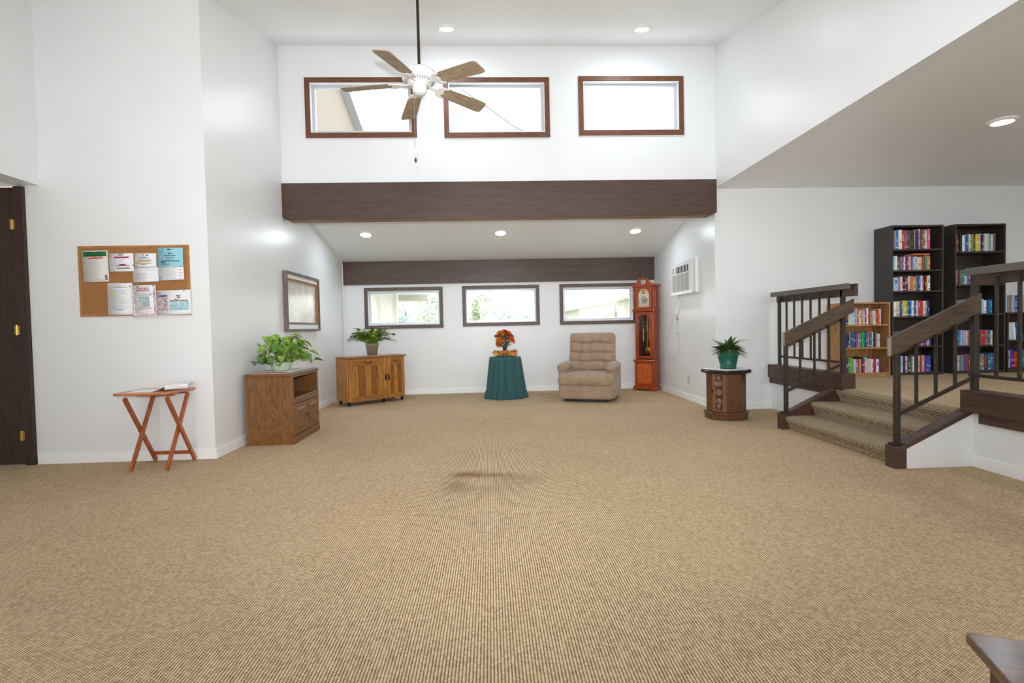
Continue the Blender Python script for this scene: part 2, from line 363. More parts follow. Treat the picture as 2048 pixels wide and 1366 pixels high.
# ------------------------------------------------------------------ lights
LENSM = M('lit_lens', (232, 244, 255), .5, emit=LENS)
def downlight(label, x, y, z, slope, grp):
    t = T('recessed_light', label, 'ceiling light', (x, y, z), group=grp); t.rotation_euler = (slope, 0, 0)
    MB().lathe([(.072, -.004), (.080, -.022), (.098, -.018), (.112, -.004), (.112, 0)], seg=32).build('trim_ring', WHITEP, t)
    MB().lathe([(0, -.026), (.06, -.021), (.074, -.006)], seg=20).build('lens', LENSM, t)
a1 = math.atan(.24); a2 = math.atan(SL)
for x, s in ((-1.86, 'above the pine cabinet'), (.197, 'above the flower table'), (2.3, 'near the tall clock')):
    downlight('round recessed light in the alcove ceiling '+s, x, 7.95, za(7.95), -a1, 'alcove ceiling lights')
for x, s in ((-.408, 'just beyond the fan rod'), (1.8, 'towards the library side')):
    downlight('round recessed light in the high ceiling '+s, x, 5.83, zc(5.83), a2, 'high ceiling lights')
downlight('round recessed light in the grey library ceiling', 4.6, 4.42, 2.895, 0, 'library ceiling lights')
for x, sx_ in ((-2.6, 'on the hallway side'), (-.41, 'in the middle row'), (1.8, 'on the library side')):  # extra ceiling lamps out of view, added to brighten the main room
    for y, sy_ in ((2.6, 'ahead of the camera'), (-.6, 'behind the camera')): downlight('added unseen recessed fill light overhead %s, %s' % (sy_, sx_), x, y, zc(y), a2, 'added ceiling lights out of view')
for x, y, sx_ in ((4.6, 1.4, 'beside the camera'), (6.9, 4.42, 'deep in the room'), (6.9, 1.4, 'by the far side wall')):  # unseen lamps added to light the library
    downlight('added unseen recessed library fill light '+sx_, x, y, 2.895, 0, 'added library lights out of view')

# ------------------------------------------------------------------ stairs, curbs, railings
YS0, YS1 = 3.866, 5.29
st = T('staircase', 'short carpeted staircase up to the library with dark wood sides', 'stairs', (0, 0, 0))
TH = PF/3
for k in range(3):
    x = 3.12+.275*k; z0 = TH*k; z1 = TH*(k+1); bk = x+.275+.05 if k < 2 else 3.7199
    MB().prism([(x+.045, z0-(.0 if k == 0 else .002)), (x+.03, z0+.05), (x+.004, z1-.05), (x, z1-.028), (x+.006, z1-.008), (x+.02, z1), (bk, z1), (bk, z0)], 'y', YS0, YS1).build('step', CARPS, st, loc=(0, 0, 0))
SLP = (.44-.165)/(3.70-3.13)
def stringer(y0, y1, inner):
    top = lambda x: .172+SLP*(x-3.13)
    MB().prism([(3.075, 0), (3.17, 0), (3.17, top(3.17)-.04), (3.70, top(3.70)-.04), (3.70, top(3.70)), (3.13, top(3.13)), (3.075, .172)], 'y', y0, y1).build('stringer_cap', BROWN, st, .004)
    sk = MB(); sk.prism([(3.171, 0), (3.70, 0), (3.70, top(3.70)-.041), (3.171, top(3.17)-.041)], 'y', *( (y0+.004, y1-.004)))
    return sk
stringer(3.765, YS0, True).build('side_panel', WALLP, st)
stringer(YS1, 5.375, False).build('side_panel', BROWNZ, st); B('side_panel', 3.701, 3.80, YS1, 5.368, 0, .418, BROWNZ, st)
def curb(n, label, ya, yb, yl):
    t = T('trim_%d' % n, label, 'curb', (0, 0, 0), kind='structure')
    B('curb_timber', 3.65, 3.80, ya, yb, .42, .588, BROWNY, t, .006)
    B('fascia_board', 3.672, 3.70, *yl, .345, .42, BROWNY, t, .004)
curb(3, 'dark timber curb at the platform edge beside the white rear wall', 5.17, 6.6, (5.37, 6.6))
curb(4, 'dark timber curb at the platform edge nearest the camera', YB, 3.83, (YB, 3.70))
def railing(label, yp, y_up, ys, side):
    t = T('stair_railing', label, 'railing', (0, 0, 0), group='library stair railings')
    P0, P1 = 3.13, 3.755
    def hz(x): return .958+(1.302-.958)*(x-3.08)/(3.837-3.08)     # middle of the sloping handrail
    def bz(x): return .405+(.685-.405)*(x-P0)/(P1-P0)
    B('post', P0-.018, P0+.018, yp-.018, yp+.018, .185, hz(P0)-.02, IRON, t, .003)
    B('foot_plate', P0-.045, P0+.045, yp-.036, yp+.036, .178, .19, IRON, t)
    B('post', P1-.02, P1+.02, yp-.02, yp+.02, .588, 1.5, IRON, t, .003)
    for k in range(1, 4):
        x = P0+(P1-P0)*k/4; B('baluster', x-.009, x+.009, yp-.009, yp+.009, bz(x), hz(x)-.01, IRON, t)
    MB().bar((P0, yp, bz(P0)), (P1, yp, bz(P1)), .012, .03).build('bottom_rail', IRON, t)
    xa, xb = (3.08, 3.837) if side > 0 else (3.035, 3.75)
    yf = yp-.045
    hb = MB().prism([(xa, hz(xa)-.07), (xb, hz(xb)-.07), (xb, hz(xb)+.07), (xa, hz(xa)+.07)], 'y', yf-.019, yf+.019)
    hb.build('handrail', WOOD('rail_wood', (66, 50, 38), (100, 80, 62), 'x', 1.0, .42, 5, contrast=.35), t, .004)
    MB().prism([(xa-.0015, hz(xa)-.068), (xa-.0001, hz(xa)-.068), (xa-.0001, hz(xa)+.068), (xa-.0015, hz(xa)+.068)], 'y', yf-.018, yf+.018).build('end_grain_lit', M('end_grain_lit', (150, 144, 142), .5), t)  # pale end grain: the lit end face is painted into its colour
    yb = yp+.03
    MB().prism([(xa+.1, hz(xa+.1)-.125), (xb-.02, hz(xb-.02)-.125), (xb-.02, hz(xb-.02)-.035), (xa+.1, hz(xa+.1)-.035)], 'y', yb-.012, yb+.012).build('rail_backer', BROWN, t, .003)
    y0, y1 = y_up
    MB().box(3.655, 3.69, min(y0, y1), max(y0, y1), 1.468, 1.525).build('handrail', M('rail_glare_grey', (98, 91, 85), .5, var=.12, vscale=4), t, .004)  # upper rail greyed: glare on the wood is put into its colour
    MB().box(3.735, 3.77, min(y0, y1), max(y0, y1), 1.395, 1.52).build('rail_backer', BROWNY, t, .004)
    B('bottom_rail', 3.705, 3.717, min(yp, ys[-1]), max(yp, ys[-1]), .69, .715, IRON, t)
    for k, y in enumerate(ys):
        big = k == len(ys)-1 and side > 0
        q = .016 if big else .009
        B('post' if big else 'baluster', 3.711-q, 3.711+q, y-q, y+q, .588 if big else .7, 1.45, IRON, t)
railing('dark railing farther up, against the white wall by the oak bookcase', 5.30, (5.09, 6.53), [5.46, 5.62, 5.78, 5.94, 6.10, 6.26, 6.42], 1)
railing('dark railing nearest the camera, in front of the dark bookcases', 3.815, (3.80, 1.0), [3.60-.165*k for k in range(15)], -1)

# ------------------------------------------------------------------ bookcases and books
OAK = WOOD('light_oak', (150, 104, 56), (206, 158, 100), 'z', 1.2, .45, 7)
DARKL = M('dark_laminate', (60, 53, 49), .45, var=.15, vscale=30, stretch=(1, 1, .1))
def bookcase(label, x0, x1, z1, shelves, mat, d=.30, side_mat=None, kick=.04):
    yb = 6.585; yf = yb-d; th = .02
    t = T('bookcase', label, 'bookcase', ((x0+x1)/2, yb-d/2, PF)); W = (x1-x0)/2
    B('side', -W, -W+th, -d/2, d/2, 0, z1-PF, mat, t, .002); B('side', W-th, W, -d/2, d/2, 0, z1-PF, mat, t, .002)
    B('top', -W+th, W-th, -d/2, d/2, z1-PF-th, z1-PF, mat, t); B('back_panel', -W+th, W-th, d/2-.008, d/2, 0, z1-PF-th, mat, t)
    for i, z in enumerate(shelves):
        B('shelf', -W+th, W-th, -d/2+.004, d/2-.008, z-PF-.02, z-PF, mat, t)
    B('kick_board', -W+th, W-th, -d/2+.01, -d/2+.025, 0, shelves[-1]-PF-.02, mat, t)
    return (x0+th, x1-th, yf)
D1 = bookcase('tall dark bookcase standing beside the oak one, six shelves of books', 5.095, 5.775, 2.33, [2.03, 1.765, 1.503, 1.18, .80, .462], DARKL)
D2 = bookcase('tall dark bookcase farther from the oak one, with emptier shelves', 5.925, 6.60, 2.335, [1.99, 1.571, 1.196, .79, .464], DARKL)
D3 = bookcase('low dark bookcase with books standing on its top', 6.625, 7.3, 1.2, [.847, .49], M('dark_walnut_laminate', (66, 48, 40), .45))
O1 = bookcase('short light oak bookcase with three shelves of books', 4.45, 5.075, 1.365, [1.086, .795, .472], OAK)
CN = {'steel blue': (52, 108, 158), 'tan': (196, 164, 120), 'cyan': (22, 140, 190), 'white': (248, 247, 244), 'red': (206, 52, 44), 'mauve': (158, 96, 118), 'dark grey': (70, 68, 66),
      'olive black': (78, 72, 58), 'navy': (36, 42, 120), 'cream': (230, 216, 186), 'brown': (120, 82, 66), 'taupe': (142, 124, 108), 'pink': (226, 92, 140), 'orange': (222, 112, 44), 'light blue': (170, 216, 240),
      'grey': (140, 138, 140), 'blue': (34, 92, 176), 'purple': (112, 66, 150), 'violet': (104, 92, 160), 'pale green': (190, 220, 206), 'green': (40, 160, 104), 'rose': (196, 92, 110), 'black': (30, 28, 30),
      'dark red': (126, 34, 40), 'yellow': (222, 196, 62), 'magenta': (186, 42, 120), 'teal': (24, 130, 138), 'lavender': (180, 176, 226), 'indigo': (74, 60, 170), 'salmon': (226, 128, 104), 'lime green': (124, 186, 52),
      'plum': (90, 40, 84), 'olive green': (140, 148, 84), 'maroon': (104, 34, 44), 'peach': (236, 186, 152), 'pale blue': (196, 218, 232), 'slate': (74, 92, 116), 'dark brown': (66, 48, 40)}
ORD = 'first second third fourth fifth sixth seventh eighth ninth tenth eleventh twelfth thirteenth fourteenth fifteenth sixteenth seventeenth eighteenth nineteenth twentieth'.split()
PAGES = M('page_edges', (226, 214, 190), .8)
def cover(c): return M('cover_'+c.replace(' ', '_'), CN[c], .45, var=.06, vscale=30)
def band(c): return M('spine_print_'+c, {'w': (238, 236, 230), 'k': (30, 28, 30), 'g': (206, 176, 96), 'r': (200, 50, 50)}[c], .5)
def make_book(x, wd, ht, dp, z, yf, c, rot=0, flat=False, zf=0):
    m = MB(); h2 = wd/2; b = min(.003, wd*.12)
    m.box(-h2, -h2+b, .0, dp, 0, ht); m.box(h2-b, h2, .0, dp, 0, ht)
    m.prism([(-h2, .002), (-h2*.6, -.0015), (0, -.003), (h2*.6, -.0015), (h2, .002), (h2-b, .004), (-h2+b, .004)], 'z', 0, ht)
    m.cur = 1; m.box(-h2+b, h2-b, .0045, dp-.003, .002, ht-.004)
    mats = [cover(c), PAGES]
    if random.random() < .8:
        m.cur = 2; mats.append(band(random.choice('wwwkg') if c not in ('white', 'cream', 'pale blue') else random.choice('kkr')))
        z0 = ht*random.uniform(.3, .55); n = random.randint(2, 5); q = h2*random.uniform(.35, .6)
        for k in range(n):
            zz = z0+k*ht*.07; m.box(-q, q, -.0036, -.0028, zz, zz+ht*random.uniform(.02, .05))
        if random.random() < .5: m.box(-h2*.7, h2*.7, -.0034, -.002, ht*.08, ht*.14)
    return m.build('book', mats, None, loc=(x, yf, z+.0005), rot=(0, 0, 0))
def row(bc, where, shelf, z, names, xa, xb, hs, grp, lean=0, inset=.02):
    x0, x1, yf = bc; names = [n.strip() for n in names.split(',')]; ws = []
    for n in names: ws.append(2.2 if n.endswith('*') else (.6 if n.endswith('-') else random.uniform(.8, 1.25)))
    tot = xb-xa; s = tot/sum(ws); x = xa
    for i, (n, q) in enumerate(zip(names, ws)):
        c = n.rstrip('*-'); wd = q*s
        o = make_book(x+wd/2, wd-.0012, random.uniform(*hs), random.uniform(.13, .17), z, yf+inset+random.uniform(0, .02), c)
        if lean: o.rotation_euler = (0, R(lean), 0); o.location.x += .02; o.location.z += abs(math.sin(R(lean)))*wd/2+.0005
        tag(o, '%s book, %s from left, %s of the %s' % (c, ORD[i], shelf, where), 'book', grp)
        x += wd
w1, w2, w3, wo = 'dark bookcase beside the oak one', 'emptier tall dark bookcase', 'low dark bookcase', 'oak bookcase'
g1, g2, g3, go = 'books in the full dark bookcase', 'books in the emptier dark bookcase', 'books of the low dark bookcase', 'books in the oak bookcase'
x = D1[0]+.004
row(D1, w1, 'top shelf', 2.03, 'steel blue,tan-,cyan,white,red,mauve,dark grey-,olive black*,cream-,navy,cream-,brown,taupe,white,pink', x, x+.50, (.235, .255), g1)
row(D1, w1, 'second shelf', 1.765, 'orange-,light blue,white,brown,grey,blue,white-,red,purple,peach,violet,lavender,pale green,cream*,red,green,tan-,orange', x, x+.50, (.165, .185), g1)
row(D1, w1, 'third shelf', 1.503, 'taupe-,light blue*,pink-,white,black,dark red,navy,cream,orange,tan,grey,blue,white,rose,black,orange-,white', x, x+.50, (.17, .19), g1)
row(D1, w1, 'fourth shelf', 1.18, 'magenta-,white,cream,white,blue,yellow*,cyan,blue,white,slate,light blue,red,red,white,grey,navy', x, x+.50, (.185, .2), g1)
row(D1, w1, 'fifth shelf', .80, 'pink,slate*,red,dark grey,salmon,blue,navy,white-,peach,tan,cyan,blue,magenta,white,plum,blue,pale green,indigo', x, x+.52, (.18, .21), g1)
row(D1, w1, 'bottom shelf', .462, 'cyan,grey,pink,red,pale blue,navy,white,rose,dark grey,green-,white,magenta-,teal,white,red-,tan,purple,indigo,blue', x, x+.52, (.195, .215), g1)
x = D2[0]+.008
row(D2, w2, 'top shelf', 1.99, 'red,dark brown,black,white,cyan,blue,cream,olive green,dark brown,yellow*,lavender,black,pink,pale green*,grey,light blue,brown', x, x+.54, (.2, .235), g2)
row(D2, w2, 'second shelf', 1.571, 'red-,white,maroon,olive green,teal,pale green,purple,violet,white,blue', x, x+.26, (.18, .195), g2)
row(D2, w2, 'third shelf', 1.196, 'pale green,white,teal,cream,mauve,navy,slate,light blue,white,purple,cyan,blue', x+.10, x+.50, (.16, .2), g2)
row(D2, w2, 'fourth shelf', .79, 'rose,dark red-,cyan,light blue,lavender,navy-,cream,mauve,slate,teal,blue,pink,brown,red,red,grey,blue,cream', x, x+.5, (.185, .2), g2)
row(D2, w2, 'bottom shelf', .464, 'olive green,pale blue,grey,blue,red,brown,tan,cyan,purple,green,pink,brown,teal,blue,indigo', x, x+.55, (.19, .23), g2)
x = D3[0]+.004
row(D3, w3, 'top', 1.2, 'pale blue,grey,olive green,lavender,blue,plum,slate,tan,pale green', x-.015, x+.27, (.2, .225), g3, inset=.03)
row(D3, w3, 'upper shelf', .847, 'pale blue*,white,navy-,blue,light blue,cyan', x+.01, x+.2, (.215, .23), g3, lean=-5)
row(D3, w3, 'lower shelf', .49, 'white-,indigo,maroon,red,orange,teal,blue', x+.01, x+.25, (.2, .24), g3)
x = O1[0]+.004
row(O1, wo, 'top shelf', 1.086, 'purple,violet-,navy,cream,light blue*,blue-,peach,rose,cream,tan,light blue,red,white,black-,salmon,pale green,white,red,orange,white', x, x+.505, (.165, .215), go)
row(O1, wo, 'middle shelf', .795, 'black,navy,black,tan-,blue,dark grey,violet,pink-,green,green,green,blue,rose,teal,white,black-,salmon,pale blue', x, x+.48, (.17, .205), go)
row(O1, wo, 'bottom shelf', .472, 'white,plum,green,lime green,tan-,light blue,grey,salmon,black,red,light blue,pale blue,peach,white,magenta,white,purple', x, x+.49, (.165, .2), go)
def flatbook(x, y, z, L_, c, label, g, rz=.0):
    m = MB(); m.box(-L_/2, L_/2, 0, .14, 0, .003); m.box(-L_/2, L_/2, 0, .14, .017, .02); m.box(-L_/2, L_/2, -.002, .003, 0, .02); m.cur = 1; m.box(-L_/2+.003, L_/2-.003, .003, .137, .003, .017)
    tag(m.build('book', [cover(c), PAGES], None, loc=(x, y, z), rot=(0, 0, rz)), label, 'book', g)
flatbook(D1[0]+.39, D1[2]+.03, 1.953, .22, 'orange', 'orange book lying flat on the second shelf row of the dark bookcase', g1)

# ------------------------------------------------------------------ ceiling fan
FX, FY, FZ = -.559, 4.51, 3.222
fan = T('ceiling_fan', 'white ceiling fan with five pale wood blades on a long rod', 'ceiling fan', (FX, FY, FZ))
WG = M('white_gloss', (244, 244, 242), .25)
FANW = WOOD('bleached_oak', (140, 122, 100), (186, 166, 138), 'x', 1.6, .5, 6)
MB().tube([(0, 0, .16), (0, 0, zc(FY)-FZ+.02)], .0125, 12).build('rod', M('bronze_rod', (74, 62, 50), .3, .7), fan)
MB().lathe([(.0, .06), (.06, .055), (.068, .0), (.03, -.03), (0, -.03)], c=(0, 0, zc(FY)-FZ-.05), seg=24).build('canopy', WG, fan)
mo = MB().lathe([(.0, .182), (.05, .180), (.10, .165), (.138, .14), (.15, .11), (.15, .085), (.135, .065), (.10, .048), (.085, .036), (.085, .024), (0, .024)], seg=40).build('motor_housing', WG, fan)
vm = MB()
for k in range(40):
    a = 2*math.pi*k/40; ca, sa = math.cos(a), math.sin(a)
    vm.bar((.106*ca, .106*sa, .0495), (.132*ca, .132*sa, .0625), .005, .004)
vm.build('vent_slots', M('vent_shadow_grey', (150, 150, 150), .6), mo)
MB().lathe([(.058, .024), (.063, .0), (.06, -.028), (.045, -.045), (0, -.05)], seg=32).build('switch_housing', WG, fan)
for k in range(5):
    a = 1.874+2*math.pi*k/5
    bl = [(.20, -.056), (.215, -.062), (.61, -.076), (.648, -.070), (.662, -.05), (.668, .05), (.655, .070), (.61, .076), (.215, .062), (.20, .056)]
    o = MB().prism(bl, 'z', .0, .006).build('blade', FANW, fan, loc=(0, 0, .048)); o.rotation_euler = (Matrix.Rotation(a, 3, 'Z') @ Matrix.Rotation(R(4.6), 3, 'Y') @ Matrix.Rotation(R(-12), 3, 'X')).to_euler()
    br = MB()
    br.prism([(.07, -.020), (.13, -.014), (.165, -.022), (.18, -.052), (.205, -.068), (.255, -.070), (.262, -.058), (.235, -.048), (.222, -.03), (.235, -.012), (.24, 0), (.235, .012), (.222, .03), (.235, .048), (.262, .058), (.255, .070), (.205, .068), (.18, .052), (.165, .022), (.13, .014), (.07, .020)], 'z', -.009, -.001)
    br.build('blade_bracket', WG, o, .002)
ch = MB().tube([(-.045, -.03, -.03), (-.047, -.031, -.62+.06)], .0022, 6); ch.build('pull_chain', M('chain_metal', (170, 165, 155), .3, .8), fan)
MB().lathe([(0, .0), (.009, .004), (.011, .03), (.008, .055), (0, .06)], c=(-.047, -.031, -.565), seg=12).build('pull_bell', WG, fan)
MB().lathe([(0, .0), (.009, .008), (.010, .022), (.006, .04), (0, .045)], c=(-.047, -.031, -.64), seg=12).build('pull_knob', M('walnut_knob', (70, 50, 36), .4), fan)

# ------------------------------------------------------------------ bulletin board and papers
BX0, BX1, BZ0, BZ1 = -3.688, -2.715, 1.328, 1.962
bb = T('bulletin_board', 'cork bulletin board in a thin wooden frame, covered with notices', 'bulletin board', ((BX0+BX1)/2, 4.8, BZ0))
W = (BX1-BX0)/2; H = BZ1-BZ0
CORK = M('cork', (160, 110, 62), .9, var=.16, vscale=160, bump=.2, bscale=200)
FRW = WOOD('board_frame_wood', (150, 98, 48), (196, 140, 78), 'x', 2, .5, 8)
B('cork_panel', -W+.01, W-.01, -.0125, 0, .01, H-.01, CORK, bb)
f = .02
for pts in ([(-W, 0), (W, 0), (W-f, f), (-W+f, f)], [(-W, H), (-W+f, H-f), (W-f, H-f), (W, H)], [(-W, 0), (-W+f, f), (-W+f, H-f), (-W, H)], [(W, 0), (W, H), (W-f, H-f), (W-f, f)]):
    MB().prism(pts, 'y', -.016, 0).build('frame_strip', FRW, bb, .002)
PW = M('paper_white', (236, 236, 236), .7); PC = M('paper_cream', (222, 220, 210), .7); PBL = M('paper_blue', (150, 206, 218), .7)
INK = M('ink_grey', (182, 182, 186), .7); INKD = M('ink_dark', (88, 88, 96), .7)
PINC = {'b': M('pin_black', (20, 20, 24), .3), 'w': M('pin_white', (240, 240, 230), .3), 'y': M('pin_green', (150, 226, 110), .3)}
def paper(name, label, cx, cz, w_, h_, rot, mat, layer, pins, draw):
    t = T(name, label, 'paper', (cx, 4.7828-.0022*layer, cz), group='notices on the bulletin board'); t.rotation_euler = (0, R(-rot), 0)
    n = 8; vs = []; fs = []
    for j in range(n+1):                          # a sheet with a slight curl at its lower edge
        v = j/n; yy = -.0012*math.sin(v*math.pi)-.004*max(0, .25-v)**2*16
        for s_ in (-1, 1): vs.append((s_*w_/2, yy, -h_/2+h_*v))
    for j in range(n): fs.append((2*j, 2*j+1, 2*j+3, 2*j+2))
    m = MB().add(vs, fs, True).build('sheet', mat, t)
    sd = m.modifiers.new('thick', 'SOLIDIFY'); sd.thickness = .0004
    def rect(nm, u0, u1, v0, v1, mt, k=0):        # fractions of the sheet, v from the top
        return B(nm, -w_/2+w_*u0, -w_/2+w_*u1, -.0034-.0003*k, -.0030-.0003*k, h_/2-h_*v1, h_/2-h_*v0, mt, t)
    def lines(u0, u1, v0, v1, n_, mt, th=.3, jag=.25):
        q = MB(); rnd = random.Random(int(cx*1000)+n_)
        for i in range(n_):
            vv = v0+(v1-v0)*i/max(1, n_-1); e = u1-(u1-u0)*jag*rnd.random(); hh = th*(v1-v0)/max(1, n_-1)*h_
            x0 = u0
            while x0 < e:
                x2 = min(e, x0+rnd.uniform(.03, .10)); zz = h_/2-h_*vv
                q.box(-w_/2+w_*x0, -w_/2+w_*x2, -.0034, -.0030, zz-hh/2, zz+hh/2); x0 = x2+.012
        q.build('print_line', mt, t)
    def text(s_, u, v, size, mt, k=1):
        cu = bpy.data.curves.new('lettering', 'FONT'); cu.body = s_; cu.size = size; cu.align_x = 'CENTER'; cu.align_y = 'CENTER'; cu.materials.append(mt); cu.offset = .0004
        tmp = bpy.data.objects.new('lettering', cu); COL.objects.link(tmp)
        me = bpy.data.meshes.new_from_object(tmp.evaluated_get(bpy.context.evaluated_depsgraph_get())); bpy.data.objects.remove(tmp); bpy.data.curves.remove(cu)
        link('lettering', me, t, loc=(-w_/2+w_*u, -.0036-.0003*k, h_/2-h_*v), rot=(R(90), 0, 0))
    draw(rect, lines, text)
    for (u, v, c) in pins:
        x_, z_ = -w_/2+w_*u, h_/2-h_*v
        q = MB().tube([(x_, -.003, z_), (x_+.002, -.011, z_-.001)], .0032, 8); q.tube([(x_+.002, -.011, z_-.001), (x_+.003, -.014, z_-.001)], .0048, 8); q.build('push_pin', PINC[c], t)
FLAT = lambda n, c: M('print_'+n, c, .65)
def d_how(rect, lines, text):
    rect('green_banner', .035, .95, .035, .185, FLAT('green', (22, 118, 66))); lines(.12, .88, .06, .16, 3, FLAT('green_line', (60, 150, 96)))
    rect('red_banner', .22, .80, .17, .255, FLAT('brick_red', (160, 54, 34)), 1); text('HOW IT WORKS', .51, .212, .0165, FLAT('offwhite', (244, 232, 214)), 2)
    lines(.25, .74, .30, .86, 17, INK); lines(.16, .78, .90, .94, 2, M('ink_tan', (180, 160, 146), .7))
    rect('tulip_bloom', .85, .935, .79, .85, FLAT('tulip_red', (176, 40, 40))); rect('tulip_leaf', .85, .95, .86, .95, FLAT('leaf_olive', (120, 140, 90)))
paper('notice', 'cream notice with a green and red heading', -3.532, 1.779, .222, .282, 1, PC, 0, [(.47, .04, 'y')], d_how)
def d_mag(rect, lines, text):
    q = FLAT('magenta', (176, 24, 104))
    rect('magenta_bar', .2, .82, .18, .26, q); rect('magenta_bar', .41, .67, .58, .66, q); rect('plum_bar', .26, .83, .655, .685, FLAT('plum', (90, 30, 70)))
    lines(.40, .62, .03, .12, 3, INKD, .5); lines(.42, .5, .40, .47, 2, INKD); lines(.54, .62, .36, .42, 2, INK); lines(.32, .86, .80, .84, 2, INKD, .8); lines(.05, .25, .92, .95, 2, INK)
paper('flyer', 'white flyer with bold magenta bars', -3.304, 1.81, .213, .163, .5, PW, 1, [(.08, .13, 'b')], d_mag)
def d_lines(rect, lines, text): lines(.3, .95, .17, .2, 2, INK, .3); lines(.1, .62, .4, .9, 8, INK, .35, .4)
paper('notice', 'white half-hidden sheet with faint grey lines', -3.098, 1.698, .222, .134, 1.3, PW, 0, [], d_lines)
def d_bars(rect, lines, text):
    Bq, Yq = FLAT('bar_blue', (30, 110, 178)), FLAT('bar_ochre', (198, 170, 64))
    for (u0, u1, v, c) in ((.26, .60, .28, Bq), (.12, .72, .38, Yq), (.18, .8, .49, Bq), (.12, .72, .6, Yq), (.06, .8, .70, Yq), (.3, .55, .79, Bq)): rect('colour_bar', u0, u1, v, v+.045, c)
    lines(.12, .5, .19, .22, 2, INK, .4); rect('round_mark', .56, .63, .09, .2, FLAT('mark_plum', (110, 70, 110)))
paper('flyer', 'white flyer with blue and yellow stripes', -3.092, 1.827, .19, .125, -.5, PW, 2, [(.42, .1, 'b'), (-.04, .86, 'b')], d_bars)
def d_table(rect, lines, text):
    lines(.3, .75, .14, .9, 9, INK, .3, .1); lines(.06, .25, .2, .26, 2, INK); lines(.8, .95, .1, .9, 5, M('ink_faint', (196, 190, 200), .7)); rect('seal', .035, .10, .78, .92, INKD); rect('seal_centre', .055, .08, .82, .88, PW, 1)
paper('notice', 'white schedule hanging below the blue notice', -2.872, 1.709, .224, .13, 1.7, PW, 1, [], d_table)
def d_blue(rect, lines, text):
    I2 = M('ink_navy', (38, 62, 80), .7)
    lines(.42, .58, .29, .32, 2, I2, .9); lines(.26, .72, .40, .43, 2, I2, .6, .05); lines(.32, .7, .49, .52, 2, I2, .4); lines(.33, .68, .58, .61, 2, I2, .4); lines(.13, .87, .68, .71, 2, I2, .8, .02); lines(.13, .34, .76, .79, 2, I2, .9); lines(.15, .52, .84, .89, 3, I2, .4)
    MBq = rect('crest', .40, .49, .06, .13, I2); lines(.50, .62, .09, .12, 2, I2, .4)
paper('notice', 'light blue notice at the top corner of the board', -2.873, 1.85, .224, .172, -.5, PBL, 2, [(.33, .16, 'w'), (.5, .99, 'w')], d_blue)
def d_letter(rect, lines, text):
    Yq = M('highlighter', (226, 226, 120), .7)
    rect('highlight', .1, .3, .28, .36, Yq); rect('highlight', .52, .68, .55, .585, Yq); rect('highlight', .3, .8, .12, .135, Yq)
    lines(.38, .6, .085, .1, 2, INK, .6); lines(.22, .78, .13, .145, 2, INK, .6, .05); lines(.1, .92, .23, .82, 20, INK, .3, .5); lines(.3, .66, .82, .86, 3, INKD, .3)
paper('letter', 'white typed letter with yellow highlighting', -3.33, 1.482, .219, .288, -.3, PW, 0, [(.13, .04, 'w'), (.93, .11, 'b')], d_letter)
def d_pan(rect, lines, text):
    Rd = FLAT('pancake_red', (158, 66, 74)); Pk = PATCH('pink_floral', [(226, 200, 206), (208, 164, 176), (236, 222, 224), (190, 140, 158)], 90)
    rect('floral_border', .02, .11, .05, .97, Pk); rect('floral_border', .89, .98, .05, .97, Pk); rect('floral_border', .11, .89, .9, .97, Pk)
    text('Pancake', .47, .095, .030, Rd); text('Breakfast!', .47, .165, .030, Rd)
    lines(.06, .92, .265, .285, 2, INK, .6, .03); lines(.14, .84, .31, .33, 2, INK, .6, .03)
    rect('photo', .27, .71, .36, .70, PATCH('breakfast_photo', [(150, 182, 196), (196, 196, 180), (170, 190, 204), (214, 204, 190), (130, 160, 180)], 110))
    lines(.22, .8, .72, .78, 3, Rd, .3, .1); lines(.24, .8, .845, .86, 2, INK, .5, .05)
paper('flyer', 'pink-bordered pancake breakfast flyer overhanging the lower edge', -3.115, 1.46, .209, .284, 1.1, PW, 2, [(.25, .04, 'b'), (.92, .02, 'b')], d_pan)
def d_party(rect, lines, text):
    rect('photo', .02, .31, .2, .82, PATCH('crowd_photo', [(200, 180, 176), (120, 90, 110), (226, 214, 200), (150, 120, 100), (90, 90, 130), (236, 230, 226)], 220))
    rect('photo_heading', .07, .30, .19, .26, FLAT('heading_navy', (70, 84, 130)), 1)
    rect('picture', .36, .93, .48, .82, PATCH('plates_picture', [(176, 208, 220), (196, 222, 230), (150, 196, 206), (170, 214, 208), (160, 190, 206)], 70))
    lines(.57, .71, .22, .25, 2, INKD, .8); lines(.6, .7, .29, .32, 2, INKD, .8); lines(.38, .92, .42, .45, 2, INKD, .8, .02)
    lines(.51, .64, .37, .39, 2, FLAT('note_red', (176, 110, 110)), .8)
paper('flyer', 'wide white flyer with a blue picture and a crowd photo', -2.856, 1.442, .3, .222, 1, PW, 1, [(.06, .1, 'b'), (.81, .05, 'b')], d_party)

# ------------------------------------------------------------------ folding tray table with papers
tt = T('tray_table', 'reddish wooden folding tray table under the bulletin board', 'table', (-2.91, 4.59, 0))
CHER = WOOD('cherry_stain', (138, 62, 30), (190, 102, 52), 'z', 1.5, .35, 6, coat=.2)
CHERX = WOOD('cherry_top', (164, 88, 44), (212, 136, 80), 'x', 1.5, .35, 6, coat=.2)
def rrect(x0, x1, y0, y1, r, n=5):
    pts = []
    for cx, cy, a in ((x1-r, y1-r, 0), (x0+r, y1-r, 90), (x0+r, y0+r, 180), (x1-r, y0+r, 270)):
        pts += [(cx+r*math.cos(R(a+90*i/n)), cy+r*math.sin(R(a+90*i/n))) for i in range(n+1)]
    return pts
TZ = .668
MB().prism([(-.25, -.19), (-.19, -.235), (.17, -.235), (.215, -.2), (.225, .17), (.19, .195), (-.19, .195), (-.25, .16)], 'z', TZ-.02, TZ).build('table_top', CHERX, tt, .006)
